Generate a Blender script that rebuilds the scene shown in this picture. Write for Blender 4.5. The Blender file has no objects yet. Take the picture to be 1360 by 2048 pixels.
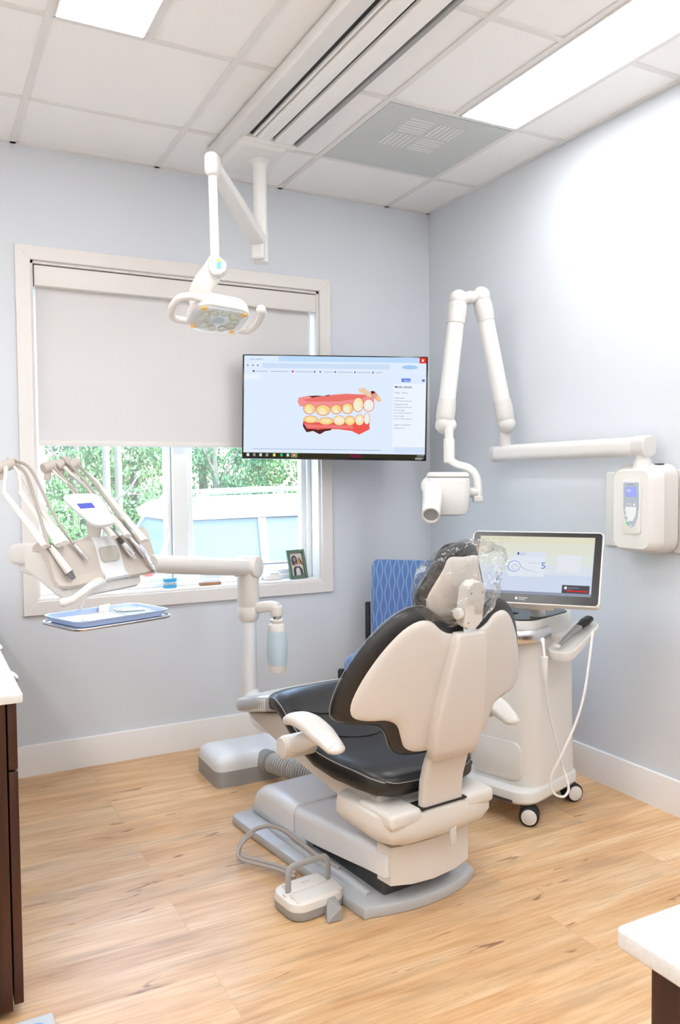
import bpy, bmesh, math, random
from mathutils import Vector, Matrix, Euler
random.seed(7)
R = math.radians
sc = bpy.context.scene
# ------------------------------------------------------------------ camera
CAM = Vector((-2.4996, -3.701, 1.2695)); YAW, PITCH, ROLL, FPX = 0.4828, -0.0396, -0.0101, 1616.47
cf = Vector((math.sin(YAW)*math.cos(PITCH), math.cos(YAW)*math.cos(PITCH), math.sin(PITCH)))
cr0 = Vector((math.cos(YAW), -math.sin(YAW), 0)); cu0 = cr0.cross(cf)
cr = cr0*math.cos(ROLL)+cu0*math.sin(ROLL); cu = -cr0*math.sin(ROLL)+cu0*math.cos(ROLL)
cd = bpy.data.cameras.new('camera'); cam = bpy.data.objects.new('camera', cd); sc.collection.objects.link(cam)
cam.matrix_world = Matrix(((cr.x, cu.x, -cf.x, CAM.x), (cr.y, cu.y, -cf.y, CAM.y), (cr.z, cu.z, -cf.z, CAM.z), (0, 0, 0, 1)))
cd.sensor_fit = 'VERTICAL'; cd.sensor_height = 36; cd.lens = FPX/2048*36; cd.clip_start = .05; cd.clip_end = 200
sc.camera = cam
# ------------------------------------------------------------------ world, sun, exposure
W = bpy.data.worlds.new('world'); sc.world = W; W.use_nodes = True
wn = W.node_tree.nodes; wn.clear()
sky = wn.new('ShaderNodeTexSky'); sky.sky_type = 'NISHITA'; sky.sun_disc = False
sky.sun_elevation = R(50); sky.sun_rotation = R(90); sky.air_density = 1.0; sky.dust_density = 2.0
bg = wn.new('ShaderNodeBackground'); bg.inputs[1].default_value = 1.7
wo = wn.new('ShaderNodeOutputWorld'); W.node_tree.links.new(sky.outputs[0], bg.inputs[0]); W.node_tree.links.new(bg.outputs[0], wo.inputs[0])
sd = bpy.data.lights.new('sun', 'SUN'); sd.energy = 5; sd.angle = R(1); sd.color = (1, .96, .9)
so = bpy.data.objects.new('sun', sd); so.rotation_euler = (R(6), R(42), 0); sc.collection.objects.link(so)
LIGHT_STRENGTH = 10.8
vs = sc.view_settings; vs.view_transform = 'Standard'; vs.look = 'None'; EXPO = 0.56; vs.exposure = EXPO; vs.gamma = 1; vs.use_curve_mapping = False

# ------------------------------------------------------------------ helpers
def px(x, y, X=None, Y=None, Z=None, d=None):
    """world point seen at photo pixel (x, y) on a plane or at a depth"""
    v = cf+cr*((x-680)/FPX)+cu*((1024-y)/FPX)
    t = (X-CAM.x)/v.x if X is not None else (Y-CAM.y)/v.y if Y is not None else (Z-CAM.z)/v.z if Z is not None else d
    return CAM+v*t
INV = {}
def link(o): sc.collection.objects.link(o); return o
def tag(o, label=None, cat=None, group=None, kind=None):
    if label: o['label'] = label
    if cat: o['category'] = cat
    if group: o['group'] = group
    if kind: o['kind'] = kind
    return o
def thing(name, label, cat, loc=(0, 0, 0), rz=0, group=None):
    o = link(bpy.data.objects.new(name, None)); o.empty_display_size = .05
    o.location = loc; o.rotation_euler = (0, 0, rz)
    M = Matrix.Translation(Vector(loc)) @ Matrix.Rotation(rz, 4, 'Z'); INV[o] = M.inverted()
    tag(o, label, cat, group); return o
def mat_of(o): return INV[o].inverted()
def sgroup(name, loc=(0, 0, 0)):
    o = link(bpy.data.objects.new(name, None)); o.location = loc; o['kind'] = 'structure'
    INV[o] = Matrix.Translation(Vector(loc)).inverted(); return o
def frame(o, ux, uy):
    ux = Vector(ux).normalized(); uz = ux.cross(Vector(uy)).normalized(); uy = uz.cross(ux)
    o = Vector(o)
    return Matrix(((ux.x, uy.x, uz.x, o.x), (ux.y, uy.y, uz.y, o.y), (ux.z, uy.z, uz.z, o.z), (0, 0, 0, 1)))
def rrect(w, h, r, n=5, cx=0, cy=0):
    pts = []; r = min(r, w/2-1e-5, h/2-1e-5)
    for (sx, sy, a0) in ((1, 1, 0), (-1, 1, 90), (-1, -1, 180), (1, -1, 270)):
        for i in range(n+1):
            a = R(a0+90*i/n); pts.append((cx+sx*(w/2-r)+r*math.cos(a), cy+sy*(h/2-r)+r*math.sin(a)))
    return pts
def catmull(pts, n=6):
    P = [Vector(p) for p in pts]; P = [P[0]*2-P[1]]+P+[P[-1]*2-P[-2]]; out = []
    for i in range(1, len(P)-2):
        for k in range(n):
            t = k/n; a, b, c, d = P[i-1:i+3]
            out.append(.5*((2*b)+(c-a)*t+(2*a-5*b+4*c-d)*t*t+(3*b-a-3*c+d)*t**3))
    out.append(P[-2]); return out
def closed_smooth(pts, n=4):
    m = len(pts); out = []
    for i in range(m):
        a, b, c, d = (Vector(pts[(i+k-1) % m]) for k in range(4))
        for k in range(n):
            t = k/n; out.append(.5*((2*b)+(c-a)*t+(2*a-5*b+4*c-d)*t*t+(3*b-a-3*c+d)*t**3))
    return [tuple(p) for p in out]
def mirror_outline(half):
    return [(x, y) for x, y in half]+[(-x, y) for x, y in reversed(half) if abs(x) > 1e-6]

class MB:
    def __init__(s, M=None): s.bm = bmesh.new(); s.M = M or Matrix(); s.mats = []; s.mi = 0
    def use(s, m):
        if m not in s.mats: s.mats.append(m)
        s.mi = s.mats.index(m); return s
    def _merge(s, b, M=None):
        me = bpy.data.meshes.new('t'); 
        for f in b.faces: f.material_index = s.mi
        bmesh.ops.recalc_face_normals(b, faces=b.faces)
        b.to_mesh(me); b.free(); me.transform(s.M @ (M or Matrix())); s.bm.from_mesh(me); bpy.data.meshes.remove(me); return s
    def raw(s, vs_, fs, M=None, recalc=True):
        me = bpy.data.meshes.new('t'); me.from_pydata([tuple(v) for v in vs_], [], fs)
        for p in me.polygons: p.material_index = s.mi
        if recalc:
            b = bmesh.new(); b.from_mesh(me); bmesh.ops.recalc_face_normals(b, faces=b.faces); b.to_mesh(me); b.free()
        me.transform(s.M @ (M or Matrix())); s.bm.from_mesh(me); bpy.data.meshes.remove(me); return s
    def box(s, c, size, bev=0, seg=3, rot=None, M=None, edges=None):
        b = bmesh.new(); bmesh.ops.create_cube(b, size=1)
        for v in b.verts: v.co = Vector((v.co.x*size[0], v.co.y*size[1], v.co.z*size[2]))
        if bev: 
            es = b.edges[:] if edges is None else [e for e in b.edges if edges(*[v.co for v in e.verts])]
            bmesh.ops.bevel(b, geom=es, offset=min(bev, min(size)*.49), segments=seg, profile=.5, affect='EDGES')
        T = Matrix.Translation(Vector(c)) @ (Euler(rot).to_matrix().to_4x4() if rot else Matrix())
        return s._merge(b, (M or Matrix()) @ T)
    def bx(s, x0, x1, y0, y1, z0, z1, bev=0, seg=3, edges=None):
        return s.box(((x0+x1)/2, (y0+y1)/2, (z0+z1)/2), (abs(x1-x0), abs(y1-y0), abs(z1-z0)), bev, seg, edges=edges)
    def prism(s, poly, h0, h1, M=None, bev=0, seg=3, sides=False):
        """2D outline in local xy, extruded z h0..h1"""
        b = bmesh.new(); n = len(poly)
        lo = [b.verts.new((p[0], p[1], h0)) for p in poly]; hi = [b.verts.new((p[0], p[1], h1)) for p in poly]
        f1 = b.faces.new(lo[::-1]); f2 = b.faces.new(hi)
        for i in range(n): b.faces.new((lo[i], lo[(i+1) % n], hi[(i+1) % n], hi[i]))
        if bev:
            es = set(f1.edges) | set(f2.edges)
            if sides: es = set(b.edges)
            bmesh.ops.bevel(b, geom=list(es), offset=bev, segments=seg, profile=.5, affect='EDGES', clamp_overlap=True)
        return s._merge(b, M)
    def loft(s, secs, caps=True, M=None, closed=True):
        n = len(secs[0]); v = [p for q in secs for p in q]; f = []
        for i in range(len(secs)-1):
            for j in range(n if closed else n-1):
                k = (j+1) % n; f.append((i*n+j, i*n+k, (i+1)*n+k, (i+1)*n+j))
        if caps: f.append(tuple(range(n))[::-1]); f.append(tuple((len(secs)-1)*n+j for j in range(n)))
        return s.raw(v, f, M)
    def cyl(s, p0, p1, r0, r1=None, n=28, bev=0, M=None):
        p0, p1 = Vector(p0), Vector(p1); r1 = r0 if r1 is None else r1; ax = p1-p0; L = ax.length
        if bev:
            prof = [(0, 0)]+[(r0-bev+bev*math.sin(R(a)), bev-bev*math.cos(R(a))) for a in (0, 30, 60, 90)]+[(r1-bev+bev*math.cos(R(a)), L-bev+bev*math.sin(R(a))) for a in (0, 30, 60, 90)]+[(0, L)]
        else: prof = [(0, 0), (r0, 0), (r1, L), (0, L)]
        return s.lathe(prof, p0, ax, n, M)
    def lathe(s, prof, at, axis=(0, 0, 1), n=28, M=None):
        T = Matrix.Translation(Vector(at)) @ Vector((0, 0, 1)).rotation_difference(Vector(axis)).to_matrix().to_4x4()
        v = []; f = []; m = len(prof)
        for (r, z) in prof:
            for j in range(n): v.append((max(r, 1e-6)*math.cos(2*math.pi*j/n), max(r, 1e-6)*math.sin(2*math.pi*j/n), z))
        for i in range(m-1):
            for j in range(n): k = (j+1) % n; f.append((i*n+j, i*n+k, (i+1)*n+k, (i+1)*n+j))
        b = bmesh.new(); me = bpy.data.meshes.new('t'); me.from_pydata(v, [], f); b.from_mesh(me); bpy.data.meshes.remove(me)
        bmesh.ops.remove_doubles(b, verts=b.verts, dist=1e-5)
        return s._merge(b, (M or Matrix()) @ T)
    def ball(s, c, r, rot=None, M=None, n=20):
        r = (r, r, r) if not hasattr(r, '__len__') else r; b = bmesh.new(); bmesh.ops.create_uvsphere(b, u_segments=n, v_segments=n//2+2, radius=1)
        T = Matrix.Translation(Vector(c)) @ (Euler(rot).to_matrix().to_4x4() if rot else Matrix()) @ Matrix.Diagonal((*r, 1))
        return s._merge(b, (M or Matrix()) @ T)
    def tube(s, pts, r, n=12, sm=6, ry=None, up=(0, 0, 1), M=None, sq=0):
        P = catmull(pts, sm) if sm and len(pts) > 2 else [Vector(p) for p in pts]
        rr = r if hasattr(r, '__len__') else None; secs = []; prev = None
        for i, p in enumerate(P):
            t = (P[min(i+1, len(P)-1)]-P[max(i-1, 0)]).normalized()
            if prev is None:
                a = Vector(up) if abs(t.dot(Vector(up))) < .95 else Vector((1, 0, 0)); side = t.cross(a).normalized()
            else:
                side = prev-t*prev.dot(t); side.normalize()
            prev = side; u2 = side.cross(t).normalized()
            f = i/(len(P)-1)
            if rr: k = f*(len(rr)-1); k0 = min(int(k), len(rr)-2); q = rr[k0]+(rr[k0+1]-rr[k0])*(k-k0)
            else: q = r
            q2 = q if ry is None else q*ry
            ring = []
            for j in range(n):
                a = 2*math.pi*j/n; c_, s_ = math.cos(a), math.sin(a)
                if sq: e = 1-sq; c_ = math.copysign(abs(c_)**e, c_); s_ = math.copysign(abs(s_)**e, s_)
                ring.append(p+side*c_*q+u2*s_*q2)
            secs.append(ring)
        return s.loft(secs, M=M)
    def pillow(s, outline, ctr, fn, tf, tb, rings=8, M=None, power=2.5):
        """closed rounded slab over a 2D outline; fn(u,v)->(point, normal); tf/tb thickness to each side"""
        n = len(outline); v = []; f = []
        rho = [1-(i/rings)**1.6 for i in range(rings+1)][:-1]; rho = [math.sin(math.pi/2*(1-i/rings)) for i in range(rings)]
        for side, th in ((1, tf), (-1, tb)):
            for q in rho:
                for (x, y) in outline:
                    u = ctr[0]+(x-ctr[0])*q; w = ctr[1]+(y-ctr[1])*q; p, nn = fn(u, w)
                    h = th*(max(0, 1-q**(power*2)))**.5
                    v.append(Vector(p)+Vector(nn)*side*h)
            p, nn = fn(*ctr); v.append(Vector(p)+Vector(nn)*side*th)
        N = rings*n+1
        for s0, flip in ((0, False), (N, True)):
            for i in range(rings-1):
                for j in range(n):
                    k = (j+1) % n; q = (s0+i*n+j, s0+i*n+k, s0+(i+1)*n+k, s0+(i+1)*n+j); f.append(q[::-1] if flip else q)
            for j in range(n):
                k = (j+1) % n; q = (s0+(rings-1)*n+j, s0+(rings-1)*n+k, s0+rings*n); f.append(q[::-1] if flip else q)
        b = bmesh.new(); me = bpy.data.meshes.new('t'); me.from_pydata([tuple(a) for a in v], [], f); b.from_mesh(me); bpy.data.meshes.remove(me)
        bmesh.ops.remove_doubles(b, verts=b.verts, dist=1e-5)
        return s._merge(b, M)
    def text(s, txt, at, size, M=None, align='LEFT', bold=0):
        c = bpy.data.curves.new('t', 'FONT'); c.body = txt; c.size = size; c.align_x = align; c.resolution_u = 2; c.offset = bold*size
        o = bpy.data.objects.new('t', c); link(o); bpy.context.view_layer.update()
        me = o.to_mesh(); me2 = me.copy(); o.to_mesh_clear(); bpy.data.objects.remove(o); bpy.data.curves.remove(c)
        for p in me2.polygons: p.material_index = s.mi
        me2.transform(s.M @ (M or Matrix()) @ Matrix.Translation(Vector(at))); s.bm.from_mesh(me2); bpy.data.meshes.remove(me2); return s
    def build(s, name, m, parent=None, smooth=35, loc=None):
        me = bpy.data.meshes.new(name); s.bm.to_mesh(me); s.bm.free()
        if parent is not None: me.transform(INV[parent])
        elif loc is not None: me.transform(Matrix.Translation(-Vector(loc)))
        for q in (s.mats or [m]): me.materials.append(q)
        o = link(bpy.data.objects.new(name, me))
        if parent is not None: o.parent = parent; INV[o] = INV[parent]
        else:
            if loc is not None: o.location = loc
            INV[o] = Matrix.Translation(-Vector(loc or (0, 0, 0)))
        if smooth:
            me.polygons.foreach_set('use_smooth', [True]*len(me.polygons)); me.set_sharp_from_angle(angle=R(smooth))
        return o

# ------------------------------------------------------------------ materials
def mk(name, col, rough=.5, metal=0, spec=.5, coat=0, noise=0, nscale=20, bump=0, bscale=200, emit=None, es=0, sheen=0, trans=0, alpha=1):
    m = bpy.data.materials.new(name); m.use_nodes = True; nt = m.node_tree; b = nt.nodes['Principled BSDF']
    b.inputs['Base Color'].default_value = (*col, 1); b.inputs['Roughness'].default_value = rough; b.inputs['Metallic'].default_value = metal
    b.inputs['Specular IOR Level'].default_value = spec; b.inputs['Coat Weight'].default_value = coat; b.inputs['Coat Roughness'].default_value = .15
    b.inputs['Sheen Weight'].default_value = sheen; b.inputs['Transmission Weight'].default_value = trans; b.inputs['Alpha'].default_value = alpha
    tc = nt.nodes.new('ShaderNodeTexCoord')
    nz = nt.nodes.new('ShaderNodeTexNoise'); nz.inputs['Scale'].default_value = nscale; nz.inputs['Detail'].default_value = 4
    nt.links.new(tc.outputs['Object'], nz.inputs['Vector'])
    mx = nt.nodes.new('ShaderNodeMix'); mx.data_type = 'RGBA'; mx.blend_type = 'MULTIPLY'
    mr = nt.nodes.new('ShaderNodeMapRange'); mr.inputs[3].default_value = 1-max(noise, .015); mr.inputs[4].default_value = 1
    nt.links.new(nz.outputs['Fac'], mr.inputs[0]); mx.inputs[0].default_value = 1
    mx.inputs[6].default_value = (*col, 1); nt.links.new(mr.outputs[0], mx.inputs[7]); nt.links.new(mx.outputs[2], b.inputs['Base Color'])
    if bump:
        n2 = nt.nodes.new('ShaderNodeTexNoise'); n2.inputs['Scale'].default_value = bscale; n2.inputs['Detail'].default_value = 3
        nt.links.new(tc.outputs['Object'], n2.inputs['Vector'])
        bp_ = nt.nodes.new('ShaderNodeBump'); bp_.inputs['Strength'].default_value = bump; bp_.inputs['Distance'].default_value = .002
        nt.links.new(n2.outputs['Fac'], bp_.inputs['Height']); nt.links.new(bp_.outputs[0], b.inputs['Normal'])
    if emit is not None: b.inputs['Emission Color'].default_value = (*emit, 1); b.inputs['Emission Strength'].default_value = es
    return m
def emis(name, col, st=1.0):
    m = bpy.data.materials.new(name); m.use_nodes = True; nt = m.node_tree; nt.nodes.clear()
    e = nt.nodes.new('ShaderNodeEmission'); e.inputs[0].default_value = (*col, 1); e.inputs[1].default_value = st
    o = nt.nodes.new('ShaderNodeOutputMaterial'); nt.links.new(e.outputs[0], o.inputs[0]); return m
def srgb(r, g, b): return tuple(((c/255)/12.92 if c/255 <= .04045 else ((c/255+.055)/1.055)**2.4) for c in (r, g, b))
def clearmat(name, tint=(1, 1, 1), gloss=.12, rough=.03, bump=0, diff=0):
    m = bpy.data.materials.new(name); m.use_nodes = True; nt = m.node_tree; nt.nodes.clear(); N = nt.nodes.new; L = nt.links.new
    t = N('ShaderNodeBsdfTransparent'); t.inputs[0].default_value = (*tint, 1)
    g = N('ShaderNodeBsdfGlossy'); g.inputs['Roughness'].default_value = rough; g.inputs['Color'].default_value = (1, 1, 1, 1)
    lw = N('ShaderNodeLayerWeight'); lw.inputs[0].default_value = .35
    mr = N('ShaderNodeMapRange'); mr.inputs[3].default_value = gloss*.4; mr.inputs[4].default_value = min(1, gloss*5); L(lw.outputs['Fresnel'], mr.inputs[0])
    mx = N('ShaderNodeMixShader'); L(mr.outputs[0], mx.inputs[0]); L(t.outputs[0], mx.inputs[1]); L(g.outputs[0], mx.inputs[2])
    out = mx
    if bump:
        tc = N('ShaderNodeTexCoord'); nz = N('ShaderNodeTexNoise'); nz.inputs['Scale'].default_value = bump; nz.inputs['Detail'].default_value = 2; nz.inputs['Distortion'].default_value = 1.5
        L(tc.outputs['Object'], nz.inputs['Vector']); bp_ = N('ShaderNodeBump'); bp_.inputs['Strength'].default_value = 1; bp_.inputs['Distance'].default_value = .03
        L(nz.outputs['Fac'], bp_.inputs['Height']); L(bp_.outputs[0], g.inputs['Normal'])
    if diff:
        d = N('ShaderNodeBsdfDiffuse'); d.inputs[0].default_value = (.9, .92, .93, 1); m2 = N('ShaderNodeMixShader'); m2.inputs[0].default_value = diff
        L(mx.outputs[0], m2.inputs[1]); L(d.outputs[0], m2.inputs[2]); out = m2
    o = N('ShaderNodeOutputMaterial'); L(out.outputs[0], o.inputs[0]); return m

WALL = mk('wall_paint', srgb(219, 224, 230), .75, spec=.25, noise=.02, nscale=3, bump=.08, bscale=350)
WALL_BOUNCE = mk('white_bounce_paint', srgb(240, 240, 240), .75, spec=.25)  # unseen left and front walls made whiter to bounce more light
TRIM = mk('trim_paint', srgb(232, 228, 224), .45, spec=.4)
BASEB = mk('baseboard_paint', srgb(244, 243, 242), .45, spec=.4)
TILE = mk('ceiling_tile', srgb(250, 249, 247), .9, spec=.1, noise=.05, nscale=260, bump=.15, bscale=300)
GRID = mk('ceiling_grid_metal', srgb(232, 230, 227), .45, spec=.4)
VINYL = mk('window_vinyl', srgb(240, 243, 242), .35)
CREAM = mk('cream_plastic', srgb(225, 220, 213), .32, spec=.45)
WHITE = mk('white_plastic', srgb(230, 228, 224), .28, spec=.5)
SHELL = mk('chair_shell_cream', srgb(218, 211, 203), .3, spec=.45)
WHITE2 = mk('cool_white_enamel', srgb(230, 231, 232), .3, spec=.5)
SAND = mk('sand_grey_plastic', srgb(196, 186, 176), .42, spec=.4)
LGREY = mk('light_grey_plastic', srgb(214, 212, 208), .35, spec=.45)
PLATE = mk('grey_metallic_base', srgb(194, 196, 198), .35, metal=.15, noise=.06, nscale=900, bump=.1, bscale=500)
DGREY = mk('dark_grey_plastic', srgb(70, 70, 72), .5)
MGREY = mk('mid_grey_plastic', srgb(160, 160, 158), .5)
BLACK = mk('black_gloss_plastic', (.008, .008, .009), .2, spec=.5)
BLKM = mk('black_matte', (.012, .012, .012), .6)
LEATHER = mk('black_leather', (.018, .017, .017), .36, spec=.55, noise=.2, nscale=8, bump=.25, bscale=90)
STITCH = mk('stitch_thread', srgb(150, 148, 144), .7)
STEEL = mk('brushed_steel', (.72, .72, .73), .25, metal=1, noise=.08, nscale=60)
CHROME = mk('chrome', (.85, .85, .86), .12, metal=1)
HOSE = mk('hose_grey', srgb(172, 163, 155), .45)
HOSE2 = mk('hose_silver_corrugated', srgb(214, 214, 208), .35, spec=.6)
def rails_mat():
    m = mk('rail_white', srgb(248, 247, 244), .5); nt = m.node_tree; b = nt.nodes['Principled BSDF']
    tc = nt.nodes.new('ShaderNodeTexCoord'); w = nt.nodes.new('ShaderNodeTexWave'); w.bands_direction = 'X'; w.inputs['Scale'].default_value = 55
    nt.links.new(tc.outputs['Object'], w.inputs[0]); bp_ = nt.nodes.new('ShaderNodeBump'); bp_.inputs['Strength'].default_value = .12; bp_.inputs['Distance'].default_value = .002
    nt.links.new(w.outputs['Fac'], bp_.inputs['Height']); nt.links.new(bp_.outputs[0], b.inputs['Normal']); return m
RAIL = rails_mat()
GLASS = clearmat('window_glass', (.97, 1, .985), .06, diff=.035)  # faint white diffuse in the pane stands in for veiling haze
PLASTIC = clearmat('clear_plastic_film', (.98, .985, .985), .10, .07, bump=13, diff=.02)
SLEEVE = clearmat('clear_toe_sleeve', (.93, .95, .96), .3, .12, bump=0, diff=.40)
LENS = clearmat('lamp_lens', (1, 1, 1), .08, .05, diff=.03)
ACRYL = clearmat('acrylic', (.95, .97, .98), .15, .03, diff=.08)
def floor_mat():
    m = bpy.data.materials.new('oak_plank_floor'); m.use_nodes = True; nt = m.node_tree; b = nt.nodes['Principled BSDF']; N = nt.nodes.new; L = nt.links.new
    tc = N('ShaderNodeTexCoord')
    br = N('ShaderNodeTexBrick'); br.offset = .37; br.squash = 1; br.inputs['Color1'].default_value = (0, 0, 0, 1); br.inputs['Color2'].default_value = (1, 1, 1, 1)
    br.inputs['Mortar'].default_value = (.5, .5, .5, 1); br.inputs['Scale'].default_value = 1; br.inputs['Mortar Size'].default_value = .0009; br.inputs['Brick Width'].default_value = 1.5; br.inputs['Row Height'].default_value = .21
    mp0 = N('ShaderNodeMapping'); mp0.inputs['Location'].default_value = (.35, .05, 0); L(tc.outputs['Object'], mp0.inputs[0]); L(mp0.outputs[0], br.inputs['Vector'])
    # per-plank offset of the grain
    sep = N('ShaderNodeVectorMath'); sep.operation = 'MULTIPLY_ADD'; sep.inputs[1].default_value = (13, 7, 3); L(br.outputs['Color'], sep.inputs[0]); L(tc.outputs['Object'], sep.inputs[2])
    def noise(sx, sy, det=6, ro=.6, dist=0):
        mp = N('ShaderNodeMapping'); mp.inputs['Scale'].default_value = (sx, sy, 1); L(sep.outputs[0], mp.inputs[0])
        n = N('ShaderNodeTexNoise'); n.inputs['Scale'].default_value = 1; n.inputs['Detail'].default_value = det; n.inputs['Roughness'].default_value = ro; n.inputs['Distortion'].default_value = dist
        L(mp.outputs[0], n.inputs['Vector']); return n
    n1 = noise(1.6, 9, 5, .55, .6); n2 = noise(5, 90, 4, .6, .2); n3 = noise(2.6, 16, 3, .5, .3); n4 = noise(5.0, 26, 3, .55, 1.0)
    cr_ = N('ShaderNodeValToRGB'); e = cr_.color_ramp.elements
    e[0].position = .28; e[0].color = (*srgb(206, 160, 112), 1); e[1].position = .75; e[1].color = (*srgb(236, 208, 170), 1)
    k = e.new(.5); k.color = (*srgb(225, 186, 140), 1); L(n1.outputs['Fac'], cr_.inputs[0])
    g = N('ShaderNodeMix'); g.data_type = 'RGBA'; g.blend_type = 'MULTIPLY'; g.inputs[0].default_value = .5
    r2 = N('ShaderNodeValToRGB'); r2.color_ramp.elements[0].position = .35; r2.color_ramp.elements[0].color = (*srgb(212, 190, 165), 1); r2.color_ramp.elements[1].position = .6; r2.color_ramp.elements[1].color = (1, 1, 1, 1)
    L(n2.outputs['Fac'], r2.inputs[0]); L(cr_.outputs[0], g.inputs[6]); L(r2.outputs[0], g.inputs[7])
    # grey-brown streaks
    r3 = N('ShaderNodeValToRGB'); r3.color_ramp.elements[0].position = .56; r3.color_ramp.elements[0].color = (0, 0, 0, 1); r3.color_ramp.elements[1].position = .72; r3.color_ramp.elements[1].color = (.6, .6, .6, 1)
    L(n3.outputs['Fac'], r3.inputs[0]); st = N('ShaderNodeMix'); st.data_type = 'RGBA'; L(r3.outputs[0], st.inputs[0]); L(g.outputs[2], st.inputs[6]); st.inputs[7].default_value = (*srgb(176, 144, 112), 1)
    r4 = N('ShaderNodeValToRGB'); r4.color_ramp.elements[0].position = .66; r4.color_ramp.elements[0].color = (0, 0, 0, 1); r4.color_ramp.elements[1].position = .73; r4.color_ramp.elements[1].color = (.85, .85, .85, 1)
    L(n4.outputs['Fac'], r4.inputs[0]); kn = N('ShaderNodeMix'); kn.data_type = 'RGBA'; L(r4.outputs[0], kn.inputs[0]); L(st.outputs[2], kn.inputs[6]); kn.inputs[7].default_value = (*srgb(134, 92, 62), 1)
    # plank tint
    pt = N('ShaderNodeMapRange'); pt.inputs[3].default_value = .90; pt.inputs[4].default_value = 1.05; L(br.outputs['Color'], pt.inputs[0])
    tt = N('ShaderNodeMix'); tt.data_type = 'RGBA'; tt.blend_type = 'MULTIPLY'; tt.inputs[0].default_value = 1; L(kn.outputs[2], tt.inputs[6]); L(pt.outputs[0], tt.inputs[7])
    sm = N('ShaderNodeMix'); sm.data_type = 'RGBA'; sm.blend_type = 'MULTIPLY'; mrs = N('ShaderNodeMath'); mrs.operation = 'MULTIPLY'; mrs.inputs[1].default_value = .28
    L(br.outputs['Fac'], mrs.inputs[0]); L(mrs.outputs[0], sm.inputs[0]); L(tt.outputs[2], sm.inputs[6]); sm.inputs[7].default_value = (.45, .32, .22, 1)
    L(sm.outputs[2], b.inputs['Base Color']); b.inputs['Roughness'].default_value = .36; b.inputs['Specular IOR Level'].default_value = .55
    bp_ = N('ShaderNodeBump'); bp_.inputs['Strength'].default_value = .12; bp_.inputs['Distance'].default_value = .002; L(n2.outputs['Fac'], bp_.inputs['Height']); L(bp_.outputs[0], b.inputs['Normal'])
    return m
FLOOR = floor_mat()
def dark_wood():
    m = mk('dark_stained_wood', srgb(66, 38, 26), .4, spec=.4); nt = m.node_tree; b = nt.nodes['Principled BSDF']; N = nt.nodes.new; L = nt.links.new
    tc = N('ShaderNodeTexCoord'); mp = N('ShaderNodeMapping'); mp.inputs['Scale'].default_value = (30, 30, 2.5); n = N('ShaderNodeTexNoise'); n.inputs['Scale'].default_value = 1; n.inputs['Detail'].default_value = 5
    L(tc.outputs['Object'], mp.inputs[0]); L(mp.outputs[0], n.inputs['Vector']); r = N('ShaderNodeValToRGB')
    r.color_ramp.elements[0].color = (*srgb(50, 30, 22), 1); r.color_ramp.elements[0].position = .3; r.color_ramp.elements[1].color = (*srgb(84, 48, 32), 1); r.color_ramp.elements[1].position = .75
    L(n.outputs['Fac'], r.inputs[0]); L(r.outputs[0], b.inputs['Base Color']); return m
DWOOD = dark_wood()
QUARTZ = mk('speckled_quartz', srgb(238, 236, 233), .2, spec=.5, noise=.22, nscale=220)
def vent_mat():
    m = mk('perforated_vent', srgb(205, 210, 208), .5); nt = m.node_tree; b = nt.nodes['Principled BSDF']; N = nt.nodes.new; L = nt.links.new
    tc = N('ShaderNodeTexCoord'); v = N('ShaderNodeTexVoronoi'); v.inputs['Scale'].default_value = 150; v.inputs['Randomness'].default_value = 0
    L(tc.outputs['Object'], v.inputs['Vector']); r = N('ShaderNodeValToRGB'); r.color_ramp.elements[0].position = .3; r.color_ramp.elements[0].color = (*srgb(150, 156, 155), 1)
    r.color_ramp.elements[1].position = .42; r.color_ramp.elements[1].color = (*srgb(222, 225, 222), 1); L(v.outputs['Distance'], r.inputs[0]); L(r.outputs[0], b.inputs['Base Color']); return m
VENT = vent_mat()
def fabric_blue():
    m = mk('blue_wave_fabric', srgb(92, 128, 190), .85, sheen=.3); nt = m.node_tree; b = nt.nodes['Principled BSDF']; N = nt.nodes.new; L = nt.links.new
    tc = N('ShaderNodeTexCoord'); sx = N('ShaderNodeSeparateXYZ'); L(tc.outputs['Object'], sx.inputs[0])
    def math_(op, a, c=None, v=None):
        n = N('ShaderNodeMath'); n.operation = op
        L(a, n.inputs[0]) if not isinstance(a, float) else setattr(n.inputs[0], 'default_value', a)
        if c is not None: L(c, n.inputs[1])
        if v is not None: n.inputs[1].default_value = v
        return n.outputs[0]
    zz = math_('MULTIPLY', math_('ADD', sx.outputs['Z'], sx.outputs['Y']), v=48.0); s1 = math_('SINE', zz)
    # vertical wavy stripes with alternating phase
    xk = math_('MULTIPLY', sx.outputs['X'], v=46.0); fl = math_('FLOOR', xk); par = math_('MODULO', fl, v=2.0); par = math_('ABSOLUTE', par)
    sg = math_('SUBTRACT', math_('MULTIPLY', par, v=2.0), v=1.0); off = math_('MULTIPLY', math_('MULTIPLY', s1, sg), v=.22)
    fr = math_('SUBTRACT', xk, fl); dist = math_('ABSOLUTE', math_('SUBTRACT', math_('SUBTRACT', fr, v=.5), off))
    line = math_('LESS_THAN', dist, v=.15)
    mx = N('ShaderNodeMix'); mx.data_type = 'RGBA'; L(line, mx.inputs[0]); mx.inputs[6].default_value = (*srgb(88, 118, 172), 1); mx.inputs[7].default_value = (*srgb(126, 156, 190), 1)
    L(mx.outputs[2], b.inputs['Base Color']); return m
FABRIC = fabric_blue()
SHADE = bpy.data.materials.new('roller_shade_fabric'); SHADE.use_nodes = True
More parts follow.
